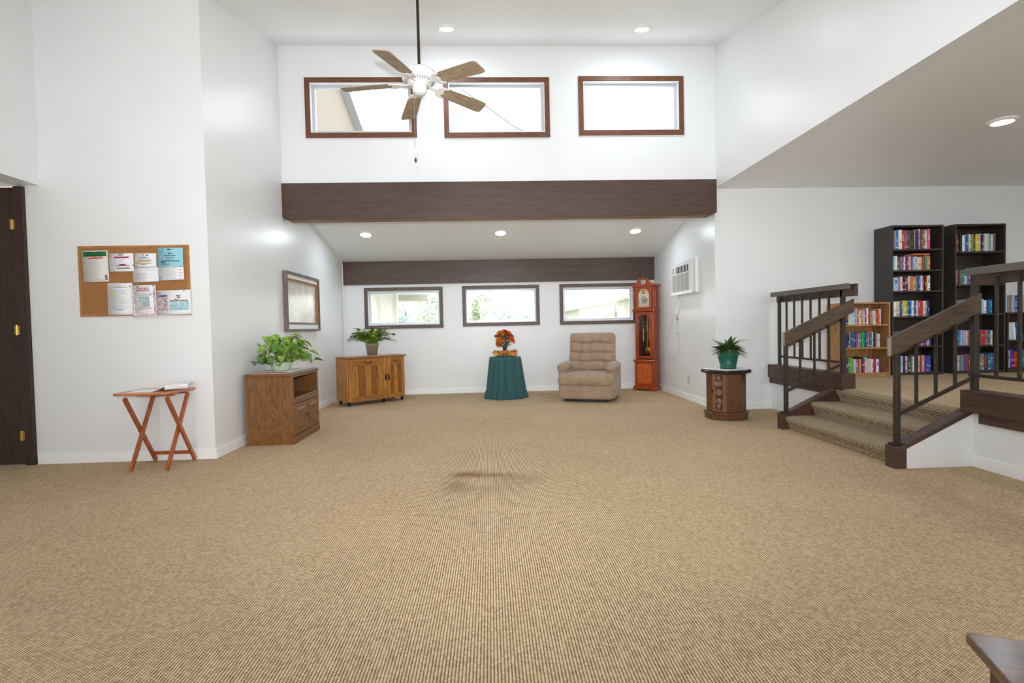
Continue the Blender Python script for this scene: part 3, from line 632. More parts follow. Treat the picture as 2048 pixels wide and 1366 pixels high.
for x in (-.155, .19):
    s = 1 if x < 0 else -1
    MB().bar((x, -.19, TZ-.045), (x, .178, 0.012), .022, .034).build('leg', CHER, tt, .003)
    MB().bar((x+s*.024, .15, TZ-.045), (x+s*.024, -.185, 0.012), .022, .034).build('leg', CHER, tt, .003)
    MB().tube([(x-.02, -.01, .335), (x+s*.024+.02, -.01, .335)], .006).build('pivot_bolt', BRASS, tt)
MB().bar((-.155, .145, .085), (.19, .145, .085), .02, .03).build('stretcher', CHER, tt, .002)
MB().bar((-.13, -.06, TZ-.032), (.165, -.06, TZ-.032), .025, .022).build('top_batten', CHER, tt); MB().bar((-.13, .12, TZ-.032), (.165, .12, TZ-.032), .025, .022).build('top_batten', CHER, tt)
mg = T('open_magazine', 'white magazine lying open with rolled pages on the tray table', 'magazine', (-2.86, 4.56, TZ), R(8))
vs = []; fs = []; n = 14
for i in range(n+1):
    q = i/n; xx = -.02+.22*q; zz = .004+.045*math.sin(min(1, q*1.1)*math.pi*.75)
    vs += [(xx, -.12+.06*q, zz), (xx, .13, zz+.012*q)]
fs = [(2*i, 2*i+1, 2*i+3, 2*i+2) for i in range(n)]
o = MB().add(vs, fs, True).build('page', PW, mg); sd = o.modifiers.new('thick', 'SOLIDIFY'); sd.thickness = .003; sd.offset = 1
B('page', -.22, -.022, -.11, .12, .0005, .004, PW, mg)
MB().prism([(-.02, .005), (.10, .033), (.105, .050), (.0, .012)], 'y', .0, .12).build('dark_page', M('page_dark_print', (84, 84, 88), .6), mg)
q = MB().tube([(.06, -.085, .030), (.20, .01, .030)], .022, 14); q.build('rolled_page', PW, mg)

# ------------------------------------------------------------------ tv cabinet with pothos
CY0, CY1, CX0, CX1 = 5.295, 6.075, -2.50, -2.04
c1 = T('media_cabinet', 'medium oak cabinet with open shelf and two doors against the picture wall', 'cabinet', (CX0, CY0, 0))
OKM = WOOD('medium_oak', (86, 53, 22), (134, 90, 44), 'z', 1.6, .38, 10, contrast=.8); OKY = WOOD('medium_oak_y', (92, 58, 30), (136, 92, 52), 'y', 1.6, .32, 9)
D = CX1-CX0; Wd = CY1-CY0
B('side', .0, D, 0, .018, 0, .70, OKM, c1, .002); B('side', .0, D, Wd-.018, Wd, 0, .70, OKM, c1, .002)
B('back_panel', .0, .006, .018, Wd-.018, 0, .70, OKM, c1)
tp = MB().prism([(-.02, .70), (D+.01, .70), (D+.018, .706), (D+.018, .722), (D+.01, .728), (-.02, .728)], 'y', -.02, Wd+.02); 
MB().box(-.0, D+.018, -.022, Wd+.022, .70, .728).build('top', OKY, c1, .006)
B('shelf', .006, D-.004, .018, Wd-.018, .44, .458, OKY, c1); B('bottom', .006, D-.02, .018, Wd-.018, .06, .078, OKY, c1)
B('stile', D-.002, D+.014, 0, .04, .08, .70, OKM, c1, .003); B('stile', D-.002, D+.014, Wd-.04, Wd, .08, .70, OKM, c1, .003)
B('rail', D-.002, D+.016, .04, Wd-.04, .405, .47, OKY, c1, .006); B('rail', D-.002, D+.012, .04, Wd-.04, .682, .70, OKY, c1, .002)
B('plinth', D-.03, D+.02, -.004, Wd+.004, 0, .078, OKY, c1, .006)
for i, (ya, yb) in enumerate(((.042, Wd/2-.003), (Wd/2+.003, Wd-.042))):
    d = T('door', '', '') if False else None
    dr = B('door', D+.002, D+.016, ya, yb, .085, .40, OKM, c1, .004)
    MB().add([(D+.016, ya+.045, .125), (D+.016, yb-.045, .125), (D+.016, yb-.045, .36), (D+.016, ya+.045, .36), (D+.026, ya+.065, .15), (D+.026, yb-.065, .15), (D+.026, yb-.065, .335), (D+.026, ya+.065, .335)],
             [(4, 5, 6, 7), (0, 1, 5, 4), (1, 2, 6, 5), (2, 3, 7, 6), (3, 0, 4, 7)]).build('raised_panel', OKM, dr)
    yk = yb-.018 if i == 0 else ya+.018
    MB().lathe([(0, 0), (.006, 0), (.006, .012), (.014, .018), (.012, .026), (0, .028)], seg=12).build('knob', M('antique_brass', (120, 92, 50), .3, .9), dr, loc=(D+.016, yk, .25), rot=(0, R(90), 0))
CLW = M('lace_white', (246, 244, 242), .9, bump=.3, bscale=150); CLR = M('cloth_red', (178, 44, 46), .85)
def runner(label, cx, cy, z, w_, d_, rz, red=True, name='table_runner'):
    t = T(name, label, 'cloth', (cx, cy, z), rz)
    MB().prism(rrect(-w_/2, w_/2, -d_/2, d_/2, .02), 'z', .0005, .003).build('cloth', CLW, t)
    if red: MB().prism([(-w_/2+.01, -d_/2+.006), (w_/2-.01, -d_/2+.006), (w_/2-.01, -d_/2+.06), (-w_/2+.01, -d_/2+.06)], 'z', .003, .007).build('red_edge', CLR, t)
    return t
runner('white runner with a red edge under the trailing pothos', -2.27, 5.66, .728, .36, .66, 0)
LEAFG = M('pothos_leaf', (76, 124, 28), .35, rgb2=(150, 178, 58), vscale=3.5); LEAFD = M('pothos_leaf_dark', (44, 88, 24), .35, rgb2=(92, 140, 40), vscale=3)
def leaf_mesh(name, outline, fold, droop, mats, n=8):
    """outline(t) gives the half width at t 0..1 along the leaf"""
    vs = []; fs = []
    for i in range(n+1):
        q = i/n; wv = outline(q); z = -droop*q*q; x_ = q*math.sqrt(max(.3, 1-(droop*q)**2*.3))
        vs += [(x_, -wv, z+fold*wv), (x_, -wv*.5, z+fold*wv*.35), (x_, 0, z), (x_, wv*.5, z+fold*wv*.35), (x_, wv, z+fold*wv)]
    for i in range(n):
        for k in range(4): fs.append((i*5+k, i*5+k+1, (i+1)*5+k+1, (i+1)*5+k))
    me = bpy.data.meshes.new(name); me.from_pydata(vs, [], fs)
    me.materials.append(mats)
    for p in me.polygons: p.use_smooth = True
    return me
heart = lambda q: .40*math.sin(math.pi*q**.55)**.8*(1-.35*q) if 0 < q < 1 else .0
HL = [leaf_mesh('pothos_leaf', heart, .35, .35, LEAFG), leaf_mesh('pothos_leaf_b', heart, .25, .55, LEAFD), leaf_mesh('pothos_leaf_c', heart, .5, .2, LEAFG)]
def add_leaf(me, parent, p, d, size, roll=0):
    d = Vector(d).normalized(); up = Vector((0, 0, 1)); y = up.cross(d)
    if y.length < .05: y = Vector((0, 1, 0))
    y.normalize(); z = d.cross(y); m3 = Matrix((d, y, z)).transposed() @ Matrix.Rotation(roll, 3, 'X')
    o = link('leaf', me, parent); o.matrix_local = Matrix.Translation(p) @ m3.to_4x4() @ Matrix.Scale(size, 4)
    return o
pp = T('pothos_plant', 'bright green trailing pothos in a low pale pot on the oak cabinet', 'plant', (-2.285, 5.68, .7320))
MB().lathe([(0, 0), (.085, 0), (.105, .04), (.115, .085), (.118, .092), (.110, .092), (.104, .08), (0, .075)], seg=28).build('pot', M('pot_pale', (196, 204, 182), .5), pp)
rnd = random.Random(3); stm = MB(); 
def clampx(p, lo=-.285): return Vector((max(lo, p.x), p.y, p.z))
for i in range(110):
    a = rnd.uniform(0, 2*math.pi); el = rnd.uniform(.0, 1.4); ln = rnd.uniform(.14, .32)
    if i > 98: el = rnd.uniform(-.05, .1); ln = rnd.uniform(.27, .34)
    d = Vector((math.cos(a)*math.cos(el), math.sin(a)*math.cos(el)*1.0, math.sin(el)*1.05))
    tip = Vector((0, 0, .10))+d*ln
    tip = clampx(tip, -.20); tip.z = max(.05, tip.z)
    mid = Vector((d.x*.07, d.y*.07, .12+.4*ln*max(.2, d.z)))
    mid = Vector((max(-.2, mid.x), mid.y, mid.z))
    stm.tube([(d.x*.04, d.y*.04, .095), mid, tip], .0026, 5)
    ld = Vector((d.x+rnd.uniform(-.3, .3)-.05, d.y+rnd.uniform(-.3, .3), rnd.uniform(-.55, .25)))
    if tip.x < -.08: ld.x = abs(ld.x)*.4+rnd.uniform(-.1, .2)
    if tip.z < .14: ld.z = abs(ld.z)*.3+.12
    add_leaf(HL[i % 3], pp, tip, ld, rnd.uniform(.09, .135), rnd.uniform(-.5, .5))
stm.build('stems', M('pothos_stem', (120, 140, 60), .5), pp)

# ------------------------------------------------------------------ pine sewing cabinet on casters with cactus
ang = math.atan2(.66, .76)
c2 = T('sewing_cabinet', 'honey pine cabinet on black casters set across the corner', 'cabinet', (-2.16, 7.80, 0), ang)
PINE = WOOD('honey_pine', (138, 82, 28), (194, 134, 60), 'z', 1.3, .38, 6, contrast=.7); PINEX = WOOD('honey_pine_x', (130, 80, 32), (180, 124, 60), 'x', 1.3, .38, 6)
PIND = WOOD('pine_dark_plank', (104, 60, 20), (154, 98, 40), 'z', 1.3, .38, 7, contrast=.8)
Lw, Dp, ZB, ZT = .985, .38, .065, .722
B('body', .012, Lw, .02, Dp-.001, ZB, ZT, PINE, c2, .003)
B('drop_leaf', -.008, .010, -.0, Dp, ZB+.01, ZT-.005, PINE, c2, .004)
B('top', -.005, Lw+.02, -.018, Dp+.01, ZT, ZT+.022, PINEX, c2, .004); B('top_edge', Lw+.02, Lw+.05, .02, Dp, ZT+.006, ZT+.02, M('grey_edge', (120, 116, 110), .5), c2)
HAND = M('dark_iron_handle', (52, 46, 40), .4, .6)
def bail(parent, x, z):
    q = MB(); q.lathe([(0, 0), (.016, .0), (.012, .006), (0, .008)], c=(0, 0, 0), seg=10)
    pts = [(x+.045*math.cos(R(180+a)), -.022-.006*math.sin(R(a)), z+.028*math.sin(R(180+a))+.004) for a in range(0, 181, 20)]
    hb = MB().tube(pts, .0045, 6)
    for sx in (-.045, .045): hb.tube([(x+sx, .004, z+.006), (x+sx, -.024, z+.004)], .009, 8)
    hb.build('handle', HAND, parent)
def pdoor(x0, x1, npl):
    t = c2; dr = B('door', x0, x1, .0, .02, ZB, ZT-.006, PINE, t, .003)
    B('stile', x0, x0+.055, -.014, 0, ZB, ZT-.008, PINE, dr, .003); B('stile', x1-.055, x1, -.014, 0, ZB, ZT-.008, PINE, dr, .003)
    B('rail', x0+.055, x1-.055, -.014, 0, ZT-.118, ZT-.008, PINEX, dr, .003); B('rail', x0+.055, x1-.055, -.014, 0, ZB, ZB+.07, PINEX, dr, .003)
    wpl = (x1-x0-.11)/npl
    for i in range(npl): B('plank', x0+.055+i*wpl+.0015, x0+.055+(i+1)*wpl-.0015, -.007, .0, ZB+.07, ZT-.118, PIND if i % 2 == (0 if npl == 3 else 1) else PINE, dr)
    bail(dr, (x0+x1)/2, ZT-.062)
    return dr
dA = pdoor(.014, .655, 5); dB = pdoor(.663, .975, 3)
for x_, dr in ((.632, dA), (.686, dB)):
    q = MB().prism([(x_-.008, .36), (x_, .345), (x_+.008, .36), (x_+.011, .385), (x_+.006, .40), (x_+.012, .42), (x_+.006, .44), (x_, .452), (x_-.006, .44), (x_-.012, .42), (x_-.006, .40), (x_-.011, .385)], 'y', -.021, -.0145)
    q.tube([(x_, -.022, .36), (x_+.004, -.034, .375), (x_+.002, -.034, .42), (x_, -.022, .44)], .004, 6); q.build('pull', HAND, dr)
for (x_, y_) in ((.03, .04), (.03, .33), (.62, .03), (.95, .04), (.95, .33)):
    q = MB(); q.box(x_-.012, x_+.012, y_-.012, y_+.012, .05, ZB); q.tube([(x_-.014, y_, .024), (x_+.014, y_, .024)], .024, 14); q.box(x_-.02, x_+.02, y_-.014, y_+.014, .034, .05); q.build('caster', BLACK, c2)
d_ = Vector((math.cos(ang), math.sin(ang), 0)); nrm = Vector((-math.sin(ang), math.cos(ang), 0))
pc = Vector((-2.16, 7.80, 0))+d_*.52+nrm*.19
runner('white runner with a red edge under the cactus pot', pc.x-.02, pc.y-.02, ZT+.022, .62, .26, ang)
ca = T('holiday_cactus', 'bushy green holiday cactus in a khaki plastic pot', 'plant', (pc.x, pc.y, ZT+.0255), 0)
MB().lathe([(0, 0), (.076, 0), (.098, .165), (.106, .168), (.106, .192), (.098, .192), (.094, .17), (0, .165)], seg=32).build('pot', M('khaki_pot', (150, 146, 118), .55), ca)
CACT = M('cactus_green', (52, 98, 24), .4, rgb2=(140, 172, 54), vscale=9)
rnd = random.Random(11); fo = MB()
for i in range(130):
    a = rnd.uniform(0, 2*math.pi); el = rnd.uniform(.1, 1.5); p = Vector((math.cos(a)*.05, math.sin(a)*.05, .18)); d = Vector((math.cos(a)*math.cos(el), math.sin(a)*math.cos(el), math.sin(el)+.5)).normalized()
    nseg = rnd.randint(5, 7)
    for k in range(nseg):
        ln = rnd.uniform(.05, .062); side = d.cross(Vector((0, 0, 1))); side = side.normalized() if side.length > .05 else Vector((1, 0, 0))
        side = (side+Vector((rnd.uniform(-.4, .4),)*3)).normalized(); wv = rnd.uniform(.02, .03)
        pts = [(0, .25), (.3, .9), (.38, .62), (.62, 1.1), (.7, .75), (.95, 1.0), (1, .3)]
        vs = [p+d*ln*t_+side*wv*q for t_, q in pts]+[p+d*ln*t_-side*wv*q for t_, q in reversed(pts)]
        fo.add(vs, [tuple(range(len(vs)))])
        p = p+d*ln; d = (d+Vector((math.cos(a)*.16, math.sin(a)*.16, -.24 if k > 1 else -.04))).normalized()
        if p.z < .15: break
fo.build('foliage', CACT, ca, kind='stuff')

# ------------------------------------------------------------------ skirted round table with autumn flowers
TX, TY, TZ2, TR = .235, 8.40, .665, .252
rt = T('round_table', 'small round table hidden under the teal cloth', 'table', (TX, TY, 0))
MB().lathe([(0, TZ2-.02), (TR-.005, TZ2-.02), (TR-.005, TZ2-.002), (0, TZ2-.002)], seg=32).build('table_top', PINE, rt); MB().lathe([(0, 0), (.15, 0), (.15, .02), (.03, .04), (.03, TZ2-.02), (0, TZ2-.02)], seg=16).build('pedestal', PINE, rt)
TEAL = M('teal_cotton', (46, 92, 92), .9, var=.06, vscale=120, bump=.15, bscale=300, sheen=.1)
tcl = T('tablecloth', 'floor-length teal cloth with a gathered ruffle on the round table', 'tablecloth', (TX, TY, 0))
def skirt(z_hi, z_lo, r_hi, r_lo, amp_hi, amp_lo, nf, seg, nz, ph, top=False, ruf=0):
    vs = []; fs = []
    for j in range(nz+1):
        q = j/nz; z = z_hi+(z_lo-z_hi)*q; rr = r_hi+(r_lo-r_hi)*q; am = amp_hi+(amp_lo-amp_hi)*q**.6
        for k in range(seg):
            a = 2*math.pi*k/seg
            wv = 1.5*abs(math.sin(nf*a/2+ph+.5*math.sin(3*a)))**.55-1+.35*math.sin((nf//2+1)*a+2.1)
            r2 = rr+am*wv+ruf*(.35+q)*(2*abs(math.sin(nf*3.5*a+2*math.sin(5*a)))-1)
            vs.append((r2*math.cos(a), r2*math.sin(a), z))
    for j in range(nz):
        for k in range(seg): fs.append((j*seg+k, (j+1)*seg+k, (j+1)*seg+(k+1) % seg, j*seg+(k+1) % seg))
    if top: vs.append((0, 0, z_hi+.0005)); fs += [(k, (k+1) % seg, len(vs)-1) for k in range(seg)]
    return MB().add(vs, fs, True)
skirt(TZ2+.002, .105, TR+.004, TR+.066, .003, .042, 13, 360, 16, .4, top=True).build('skirt', TEAL, tcl)
skirt(.115, .004, TR+.070, TR+.090, .042, .042, 13, 720, 7, .4, ruf=.009).build('ruffle', TEAL, tcl)
fv = T('flower_vase', 'clear glass vase of orange autumn flowers on the teal table', 'flowers', (TX, TY-.02, TZ2+.0035))
MB().lathe([(0, 0), (.04, 0), (.046, .015), (.036, .05), (.03, .08), (.042, .14), (.05, .165), (.047, .165), (.038, .14), (.026, .08), (.031, .05), (.038, .018), (0, .012)], seg=20).build('vase', GLASS('vase_glass', (226, 236, 234), .18), fv)
rnd = random.Random(5)
FO = [M('petal_orange', (232, 122, 34), .6, rgb2=(206, 84, 24), vscale=3), M('petal_rust', (196, 90, 34), .6, rgb2=(228, 118, 40), vscale=3), M('petal_yellow', (236, 200, 110), .6, rgb2=(230, 160, 60), vscale=3)]
def flower_mesh(name, mat):
    m = MB()
    for ring, (n_, r0, el, L_) in enumerate(((9, 0, .25, 1), (8, .3, .75, .8), (5, .1, 1.2, .6))):
        for k in range(n_):
            a = 2*math.pi*(k+r0)/n_; d = Vector((math.cos(a)*math.cos(el), math.sin(a)*math.cos(el), math.sin(el))); sd = Vector((-math.sin(a), math.cos(a), 0)); nn = d.cross(sd)
            vs = []
            for t_, wv in ((0, .06), (.4, .24), (.75, .28), (1, .1)):
                c = d*t_*L_+nn*(-.18*t_*t_); vs += [c-sd*wv, c+sd*wv]
            m.add(vs, [(0, 1, 3, 2), (2, 3, 5, 4), (4, 5, 7, 6)], True)
    return m.build(name, mat).data
FM = []
for i, mt in enumerate(FO):
    me = flower_mesh('flower', mt); FM.append(me)
for o in [o for o in bpy.data.objects if o.name.startswith('flower') and o.name.split('.')[0] == 'flower' and o.parent is None]: bpy.data.objects.remove(o)
sm = MB()
for i in range(40):
    a = rnd.uniform(0, 6.283); el = rnd.uniform(-.35, 1.45); rr = rnd.uniform(.08, .155)
    p = Vector((rr*1.15*math.cos(a)*math.cos(el), rr*1.0*math.sin(a)*math.cos(el), .255+.165*math.sin(el)*rnd.uniform(.7, 1.05)))
    o = link('flower', FM[rnd.choice((0, 0, 1, 1, 0, 2))], fv); o.location = p; o.scale = (.05,)*3 if i % 3 else (.062,)*3
    o.rotation_euler = (rnd.uniform(-.6, .6)-p.y*3, rnd.uniform(-.6, .6)+p.x*4, a)
    sm.tube([(p.x*.12, p.y*.12, .015), (p.x*.18, p.y*.18, .16), p*.95], .003, 5)
sm.build('stems', M('stem_green', (84, 104, 56), .6), fv)
sf = MB()
for i in range(22):
    a = rnd.uniform(0, 6.283); p = Vector((.05*math.cos(a), .05*math.sin(a), rnd.uniform(.17, .25))); d = Vector((math.cos(a), math.sin(a), rnd.uniform(-.3, .5)))*.06; sd = Vector((-math.sin(a), math.cos(a), .2))*.016
    sf.add([p, p+d*.5-sd, p+d, p+d*.5+sd], [(0, 1, 2, 3)])
sf.build('foliage', M('bouquet_leaf', (96, 104, 58), .6), fv, kind='stuff')
gl = T('leaf_garland', 'ring of yellow and orange artificial maple leaves around the vase', 'garland', (TX, TY-.02, TZ2+.003))
def maple(mat):
    pts = []
    for k in range(22):
        a = math.pi*2*k/22; r_k = (1.0, .52)[k % 2]*(1-.25*abs(math.sin(a)))*(1.1 if k == 0 else 1)
        pts.append((r_k*math.cos(a), r_k*math.sin(a)*.9, .12*math.cos(3*a)))
    me = bpy.data.meshes.new('maple_leaf'); me.from_pydata(pts+[(0, 0, .1)], [], [(k, (k+1) % 22, 22) for k in range(22)]); me.materials.append(mat); return me
ML = [maple(M('maple_yellow', (238, 190, 60), .6, rgb2=(232, 156, 44), vscale=3)), maple(M('maple_orange', (222, 132, 34), .6, rgb2=(206, 96, 28), vscale=3)), maple(M('maple_olive', (150, 140, 70), .6, rgb2=(190, 160, 60), vscale=3))]
for i in range(56):
    a = 2*math.pi*i/56+rnd.uniform(-.1, .1); rr = rnd.uniform(.12, .19)
    o = link('leaf', ML[rnd.choice((0, 0, 0, 1, 1, 2))], gl); o.location = (rr*math.cos(a), rr*math.sin(a), rnd.uniform(.05, .09)); o.scale = (rnd.uniform(.045, .062),)*3
    o.rotation_euler = (rnd.uniform(-.9, .9), rnd.uniform(-.9, .9), a)
MB().tube([(.14*math.cos(2*math.pi*k/24), .155*math.sin(2*math.pi*k/24), .014) for k in range(25)], .007, 6).build('wire_ring', M('twig_brown', (110, 80, 50), .8), gl)
pk = T('mini_pumpkin', 'small orange pumpkin among the garland leaves', 'pumpkin', (TX+.13, TY-.115, TZ2+.0065))
MB().lathe([(0, .006), (.03, .0), (.052, .018), (.058, .04), (.045, .066), (.02, .074), (0, .07)], seg=48, rib=.05, nrib=9).build('body', M('pumpkin_skin', (226, 120, 40), .5, rgb2=(214, 156, 70), vscale=20), pk)
MB().tube([(0, 0, .068), (.003, 0, .082), (.010, 0, .09)], .006, 6).build('stalk', M('stalk_brown', (110, 90, 50), .8), pk)

# ------------------------------------------------------------------ recliner
rc = T('recliner', 'tan tufted fabric recliner with padded arms', 'recliner', (1.555, 7.98, 0), R(-21))
FAB = M('tan_chenille', (158, 134, 112), .95, rgb2=(174, 150, 126), vscale=9, bump=.25, bscale=140, sheen=.25, spec=.2)
B('base_frame', -.31, .31, -.34, .30, 0, .05, BLACK, rc, .005)
def puff(q, k=.0): return q
MB().soft((0, -.355, .15), (.80, .13, .22), .045, 12).build('footrest', FAB, rc)
def seatf(q):
    if q.z > 0: q.z += .018*max(0, 1-(q.x/.42)**2)
    return q
MB().soft((0, -.13, .328), (.86, .66, .175), .085, 16, seatf).build('seat_cushion', FAB, rc)
for s_ in (-1, 1):
    MB().soft((s_*.375, .03, .265), (.13, .70, .44), .05, 12).build('side_panel', FAB, rc)
    def armf(q, s_=s_):
        q.z += .02*math.cos(q.y*3.2)-.012*(q.y < -.22)*((-q.y-.22)/.1); return q
    MB().soft((s_*.378, -.05, .50), (.165, .60, .135), .066, 14, armf).build('armrest', FAB, rc)
SEAMS = (-.155, -.015, .14)
def backf(q):
    if q.y < .02:
        d = 0
        wob = .008*math.sin(q.x*16)
        for zs in SEAMS: d += .034*math.exp(-abs((q.z-zs-wob)/.014)**1.3)
        for xs in (-.17, 0, .17):
            if -.17 < q.z < .16: d += .014*math.exp(-((q.x-xs)/.014)**2)
            for zs in SEAMS: d += .009*math.exp(-((q.x-xs)**2+(q.z-zs)**2)/.0009)
        edge = max(0, 1-(q.x/.36)**4)
        q.y += d*max(0, 1-(q.x/.364)**12)-.022*edge*max(0, 1-(q.z/.32)**4)
    q.x *= 1+.05*max(0, -q.z/.3)+.0*q.z
    return q
bk = MB().soft((0, 0, 0), (.73, .19, .63), .06, 72, backf, True).build('backrest', FAB, rc, loc=(0, .27, .715), rot=(R(-11), 0, 0))
for xs in (-.17, 0, .17):
    for zs in SEAMS: MB().soft((0, 0, 0), (.022, .012, .022), .006, 4).build('button', FAB, bk, loc=(xs, -.079, zs))
MB().soft((0, .26, .25), (.70, .26, .40), .06, 10).build('back_shell', FAB, rc)

# ------------------------------------------------------------------ grandfather clock
ck = T('grandfather_clock', 'tall red-brown grandfather clock with brass pendulum in the corner', 'clock', (2.722, 8.82, 0), R(-42))
CLK = WOOD('clock_cherry', (132, 44, 16), (190, 84, 34), 'z', 1.6, .28, 7, coat=.4); CLKX = WOOD('clock_cherry_x', (126, 42, 16), (182, 78, 32), 'x', 1.6, .28, 7, coat=.4)
BURL = M('clock_burl', (176, 76, 28), .28, rgb2=(204, 108, 46), vscale=22, coat=.4)
def mould(nm, w_, d_, z0, z1, bev=.012): return B(nm, -w_/2, w_/2, -d_/2, d_/2, z0, z1, CLKX, ck, bev)
MB().prism([(-.205, 0), (-.15, 0), (-.13, .022), (.13, .022), (.15, 0), (.205, 0), (.205, .05), (.19, .08), (-.19, .08), (-.205, .05)], 'y', -.122, .115).build('plinth', CLKX, ck, .004)
B('lower_case', -.18, .18, -.10, .115, .08, .50, CLK, ck, .003)
MB().prism(rrect(-.13, .13, .125, .465, .05), 'y', -.108, -.1).build('lower_panel', BURL, ck, .004)
mould('waist_moulding', .40, .235, .50, .54)
B('waist_back', -.15, .15, .10, .115, .54, 1.37, M('clock_inside', (58, 28, 18), .5), ck)
for s_ in (-1, 1): B('waist_side', s_*.155-.012, s_*.155+.012, -.085, .115, .54, 1.37, CLK, ck, .002)
fr = MB(); fr.box(-.143, -.105, -.10, -.082, .56, 1.36); fr.box(.105, .143, -.10, -.082, .56, 1.36); fr.box(-.105, .105, -.10, -.082, .56, .60)
arc = [(.105*math.cos(R(180-k*15)), 1.25+.07*math.sin(R(k*15))) for k in range(13)]
fr.prism([(-.105, 1.36), (-.105, 1.25)]+arc[1:-1]+[(.105, 1.25), (.105, 1.36)], 'y', -.10, -.082)
wdr = fr.build('waist_door', CLK, ck); B('pane', -.104, .104, -.092, -.089, .601, 1.32, GLASS('clock_glass', (240, 236, 230), .06), wdr)
for x_, z_ in ((-.055, .86), (.06, .87)):
    q = MB().tube([(x_, .0, z_), (x_, .0, z_+.20)], .015, 14); q.tube([(x_, 0, z_+.20), (x_, 0, 1.34)], .002, 5); q.build('weight', BRASS, ck)
MB().tube([(0, .02, .70), (0, .02, 1.34)], .0035, 6).build('chain', BRASS, ck)
q = MB().tube([(.035, -.02, .72), (.035, -.02, 1.34)], .005, 6); q.build('pendulum_rod', BRASS, ck)
MB().lathe([(0, .012), (.03, .010), (.055, .002), (.055, -.002), (0, -.006)], seg=28).build('pendulum_bob', BRASS, ck, loc=(.035, -.03, .70), rot=(R(90), 0, 0))
mould('hood_moulding', .41, .25, 1.37, 1.415)
B('hood_back', -.16, .16, .06, .115, 1.415, 1.80, CLK, ck)
for s_ in (-1, 1):
    B('hood_side', s_*.165-.012, s_*.165+.012, -.07, .115, 1.415, 1.80, CLK, ck, .002)
    for yy in (-.095, -.02):
        MB().lathe([(.010, 0), (.016, .01), (.010, .02), (.012, .06), (.008, .15), (.014, .165), (.008, .18), (.012, .27), (.008, .33), (.016, .345), (.010, .355)], c=(s_*.178, yy, 1.42), seg=12).build('column', CLK, ck)
hd = MB(); hd.box(-.152, -.105, -.10, -.08, 1.42, 1.66); hd.box(.105, .152, -.10, -.08, 1.42, 1.66); hd.box(-.105, .105, -.10, -.08, 1.42, 1.45)
arc = [(.105*math.cos(R(180-k*15)), 1.66+.105*math.sin(R(k*15))) for k in range(13)]
hd.prism([(-.152, 1.80), (-.152, 1.66)]+arc+[(.152, 1.66), (.152, 1.80)], 'y', -.10, -.08)
hd.build('hood_front', CLK, ck)
DIAL = M('dial_cream', (216, 206, 172), .4, rgb2=(196, 184, 140), vscale=14)
arc = [(.106*math.cos(R(k*15)), 1.66+.106*math.sin(R(k*15))) for k in range(13)]
MB().prism([(-.106, 1.44), (.106, 1.44)]+arc, 'y', -.074, -.068).build('dial', DIAL, ck)
dc = 1.556
MB().lathe([(.066, 0), (.066, .003), (.098, .003), (.098, 0)], seg=36).build('chapter_ring', M('chapter_silver', (226, 222, 206), .35, .2), ck, loc=(0, -.0745, dc), rot=(R(90), 0, 0))
tk = MB()
for k in range(12):
    a = R(30*k); tk.bar((.072*math.sin(a), -.0785, dc+.072*math.cos(a)), (.092*math.sin(a), -.0785, dc+.092*math.cos(a)), .006 if k % 3 else .009, .001, up=(0, 1, 0))
tk.build('hour_marks', INKD, ck)
MB().lathe([(0, 0), (.032, 0), (.032, .003), (0, .005)], seg=24).build('moon_disc', BRASS, ck, loc=(0, -.0745, 1.705), rot=(R(90), 0, 0))
for nm, ang_, L_ in (('minute_hand', 62, .085), ('hour_hand', 98, .055)):
    a = R(ang_); MB().bar((-.012*math.sin(a), -.081, dc-.012*math.cos(a)), (L_*math.sin(a), -.081, dc+L_*math.cos(a)), .005, .0015, up=(0, 1, 0)).build(nm, M('hand_black', (40, 34, 26), .4), ck)
B('dial_bar', -.104, .104, -.077, -.0742, 1.658, 1.666, WHITEP, ck)
for s_ in (-1, 1):                               # swan-neck pediment and side cornices
    pts = [(s_*.19, 1.80), (s_*.225, 1.825), (s_*.225, 1.84), (s_*.16, 1.85), (s_*.115, 1.885), (s_*.085, 1.93), (s_*.055, 1.955), (s_*.035, 1.945), (s_*.032, 1.925), (s_*.055, 1.905), (s_*.05, 1.87), (s_*.03, 1.845), (s_*.012, 1.84), (s_*.012, 1.80)]
    MB().prism(pts if s_ > 0 else pts[::-1], 'y', -.115, -.085).build('pediment', CLKX, ck, .003)
    B('cornice', min(s_*.165, s_*.222), max(s_*.165, s_*.222), -.085, .115, 1.80, 1.838, CLKX, ck, .008)
B('hood_top', -.165, .165, -.085, .115, 1.80, 1.815, CLK, ck)
MB().lathe([(.014, 1.84), (.014, 1.87), (.006, 1.89), (.013, 1.91), (.009, 1.94), (.003, 1.96), (0, 1.985)], c=(0, -.10, 0), seg=14).build('finial', BRASS, ck)

